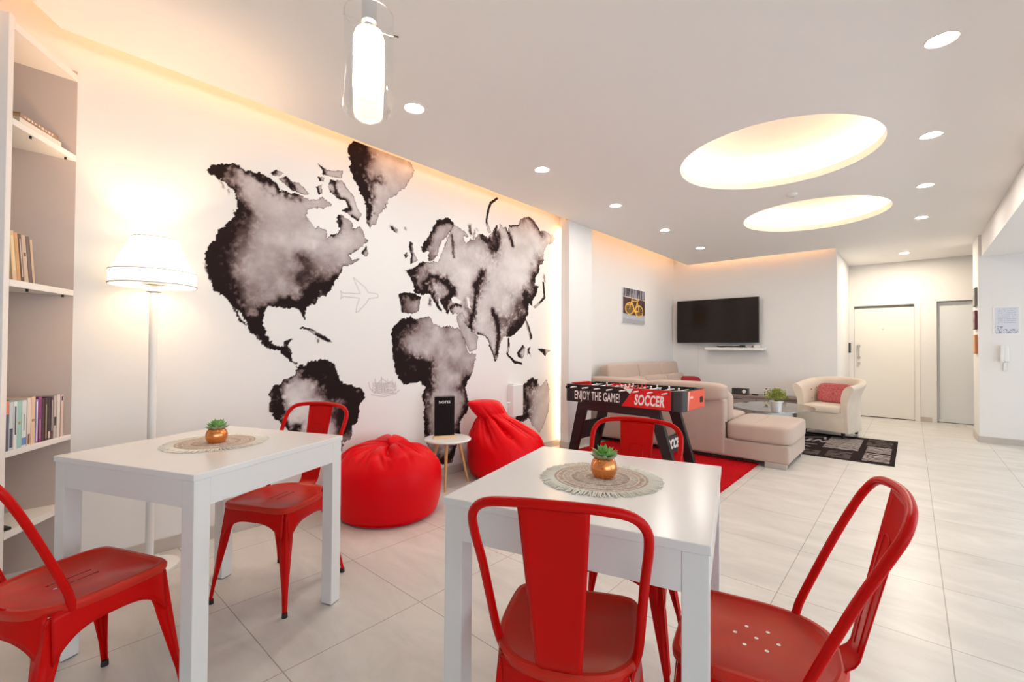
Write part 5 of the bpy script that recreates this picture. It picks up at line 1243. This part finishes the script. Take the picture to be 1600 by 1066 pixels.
for k in range(8):
    x = FX0 + 0.145 + k * (FX1 - FX0 - 0.29) / 7.0
    rod = F(MB().cyl((x, FY0 - 0.115, RZ), (x, FY1 + 0.05, RZ), 0.0075, n=12), 'rod', 'steel', smooth=50)
    out_ = -1 if k % 2 else 1
    hb = MB().cyl((x, FY1 + 0.045, RZ), (x, FY1 + 0.14, RZ), 0.014, n=12).build('handle', 'rubber', rod, off=fo_, smooth=50)
    MB().cyl((x, FY0 - 0.010, RZ), (x, FY0 - 0.0005, RZ), 0.010, n=14).cyl((x, FY1 + 0.0005, RZ), (x, FY1 + 0.012, RZ), 0.014, n=14).build('bearing', 'rubber', rod, off=fo_)
    n = NP[k]; sp_ = (FY1 - FY0 - 0.10) / n
    for j in range(n):
        y = FY0 + 0.05 + sp_ * (j + 0.5)
        pm = 'print' if k in (1, 3, 5, 7) or k > 5 else 'fred'
        MB().box((x, y, RZ - 0.015), (0.014, 0.024, 0.060)).ball((x, y, RZ + 0.026), 0.0105, 8).box((x, y, RZ - 0.052), (0.022, 0.014, 0.016)).box((x, y, RZ + 0.008), (0.016, 0.032, 0.012)).build('player', pm, rod, off=fo_, bevel=0.002)
F(MB().cyl((FX0 + 0.035, FY0 - 0.03, FZ1 - 0.03), (FX0 + 0.035, FY0, FZ1 - 0.03), 0.014, n=16), 'side_knob', 'rubber')
# slanted legs with braces
LZ = 0.0165
def fleg(xt, xb_, y0, y1, nm='leg'):
    mb = MB()
    mb.add([(xt - .055, y0, FZ0), (xt + .055, y0, FZ0), (xb_ + .045, y0, LZ), (xb_ - .045, y0, LZ), (xt - .055, y1, FZ0), (xt + .055, y1, FZ0), (xb_ + .045, y1, LZ), (xb_ - .045, y1, LZ)],
           [(0, 1, 2, 3), (7, 6, 5, 4), (0, 4, 5, 1), (1, 5, 6, 2), (2, 6, 7, 3), (3, 7, 4, 0)])
    return F(mb, nm, 'black', bevel=0.003)
xl = (FX0 + 0.20, FX0 + 0.055); xr = (FX1 - 0.29, FX1 - 0.10)
for y in (FY0 + 0.015, FY1 - 0.065):
    fleg(xl[0], xl[1], y, y + 0.05); fleg(xr[0], xr[1], y, y + 0.05)
for y in (FY0 + 0.012, FY1 - 0.03): F(MB().span((xl[0] - 0.03, y, FZ0 - 0.075), (xr[0] + 0.03, y + 0.018, FZ0 + 0.001)), 'side_rail', 'black', bevel=0.002)
def brace(x0, nm, z0, z1):
    mb = MB(); t0 = 0.03
    mb.add([(x0, FY0 + 0.06, z0), (x0 + t0, FY0 + 0.06, z0), (x0, FY0 + 0.06, z1), (x0 + t0, FY0 + 0.06, z1), (x0, FY1 - 0.06, z0), (x0 + t0, FY1 - 0.06, z0), (x0, FY1 - 0.06, z1), (x0 + t0, FY1 - 0.06, z1)],
           [(0, 1, 3, 2), (5, 4, 6, 7), (0, 4, 5, 1), (2, 3, 7, 6), (1, 5, 7, 3), (0, 2, 6, 4)])
    return F(mb, nm, 'charcoal' if x0 > -2 else 'black', bevel=0.002)
brace(xl[0] - 0.095, 'leg_brace', 0.22, 0.40); brace(xr[0] + 0.060, 'leg_brace', 0.19, 0.35)
F(text_mb('SOCCER', (xr[0] + 0.0912, (FY0 + FY1) / 2, 0.272), (0, 1, 0), (0, 0, 1), 0.120, bold=0.05, shear=0.15, sx=0.80), 'lettering', 'print')
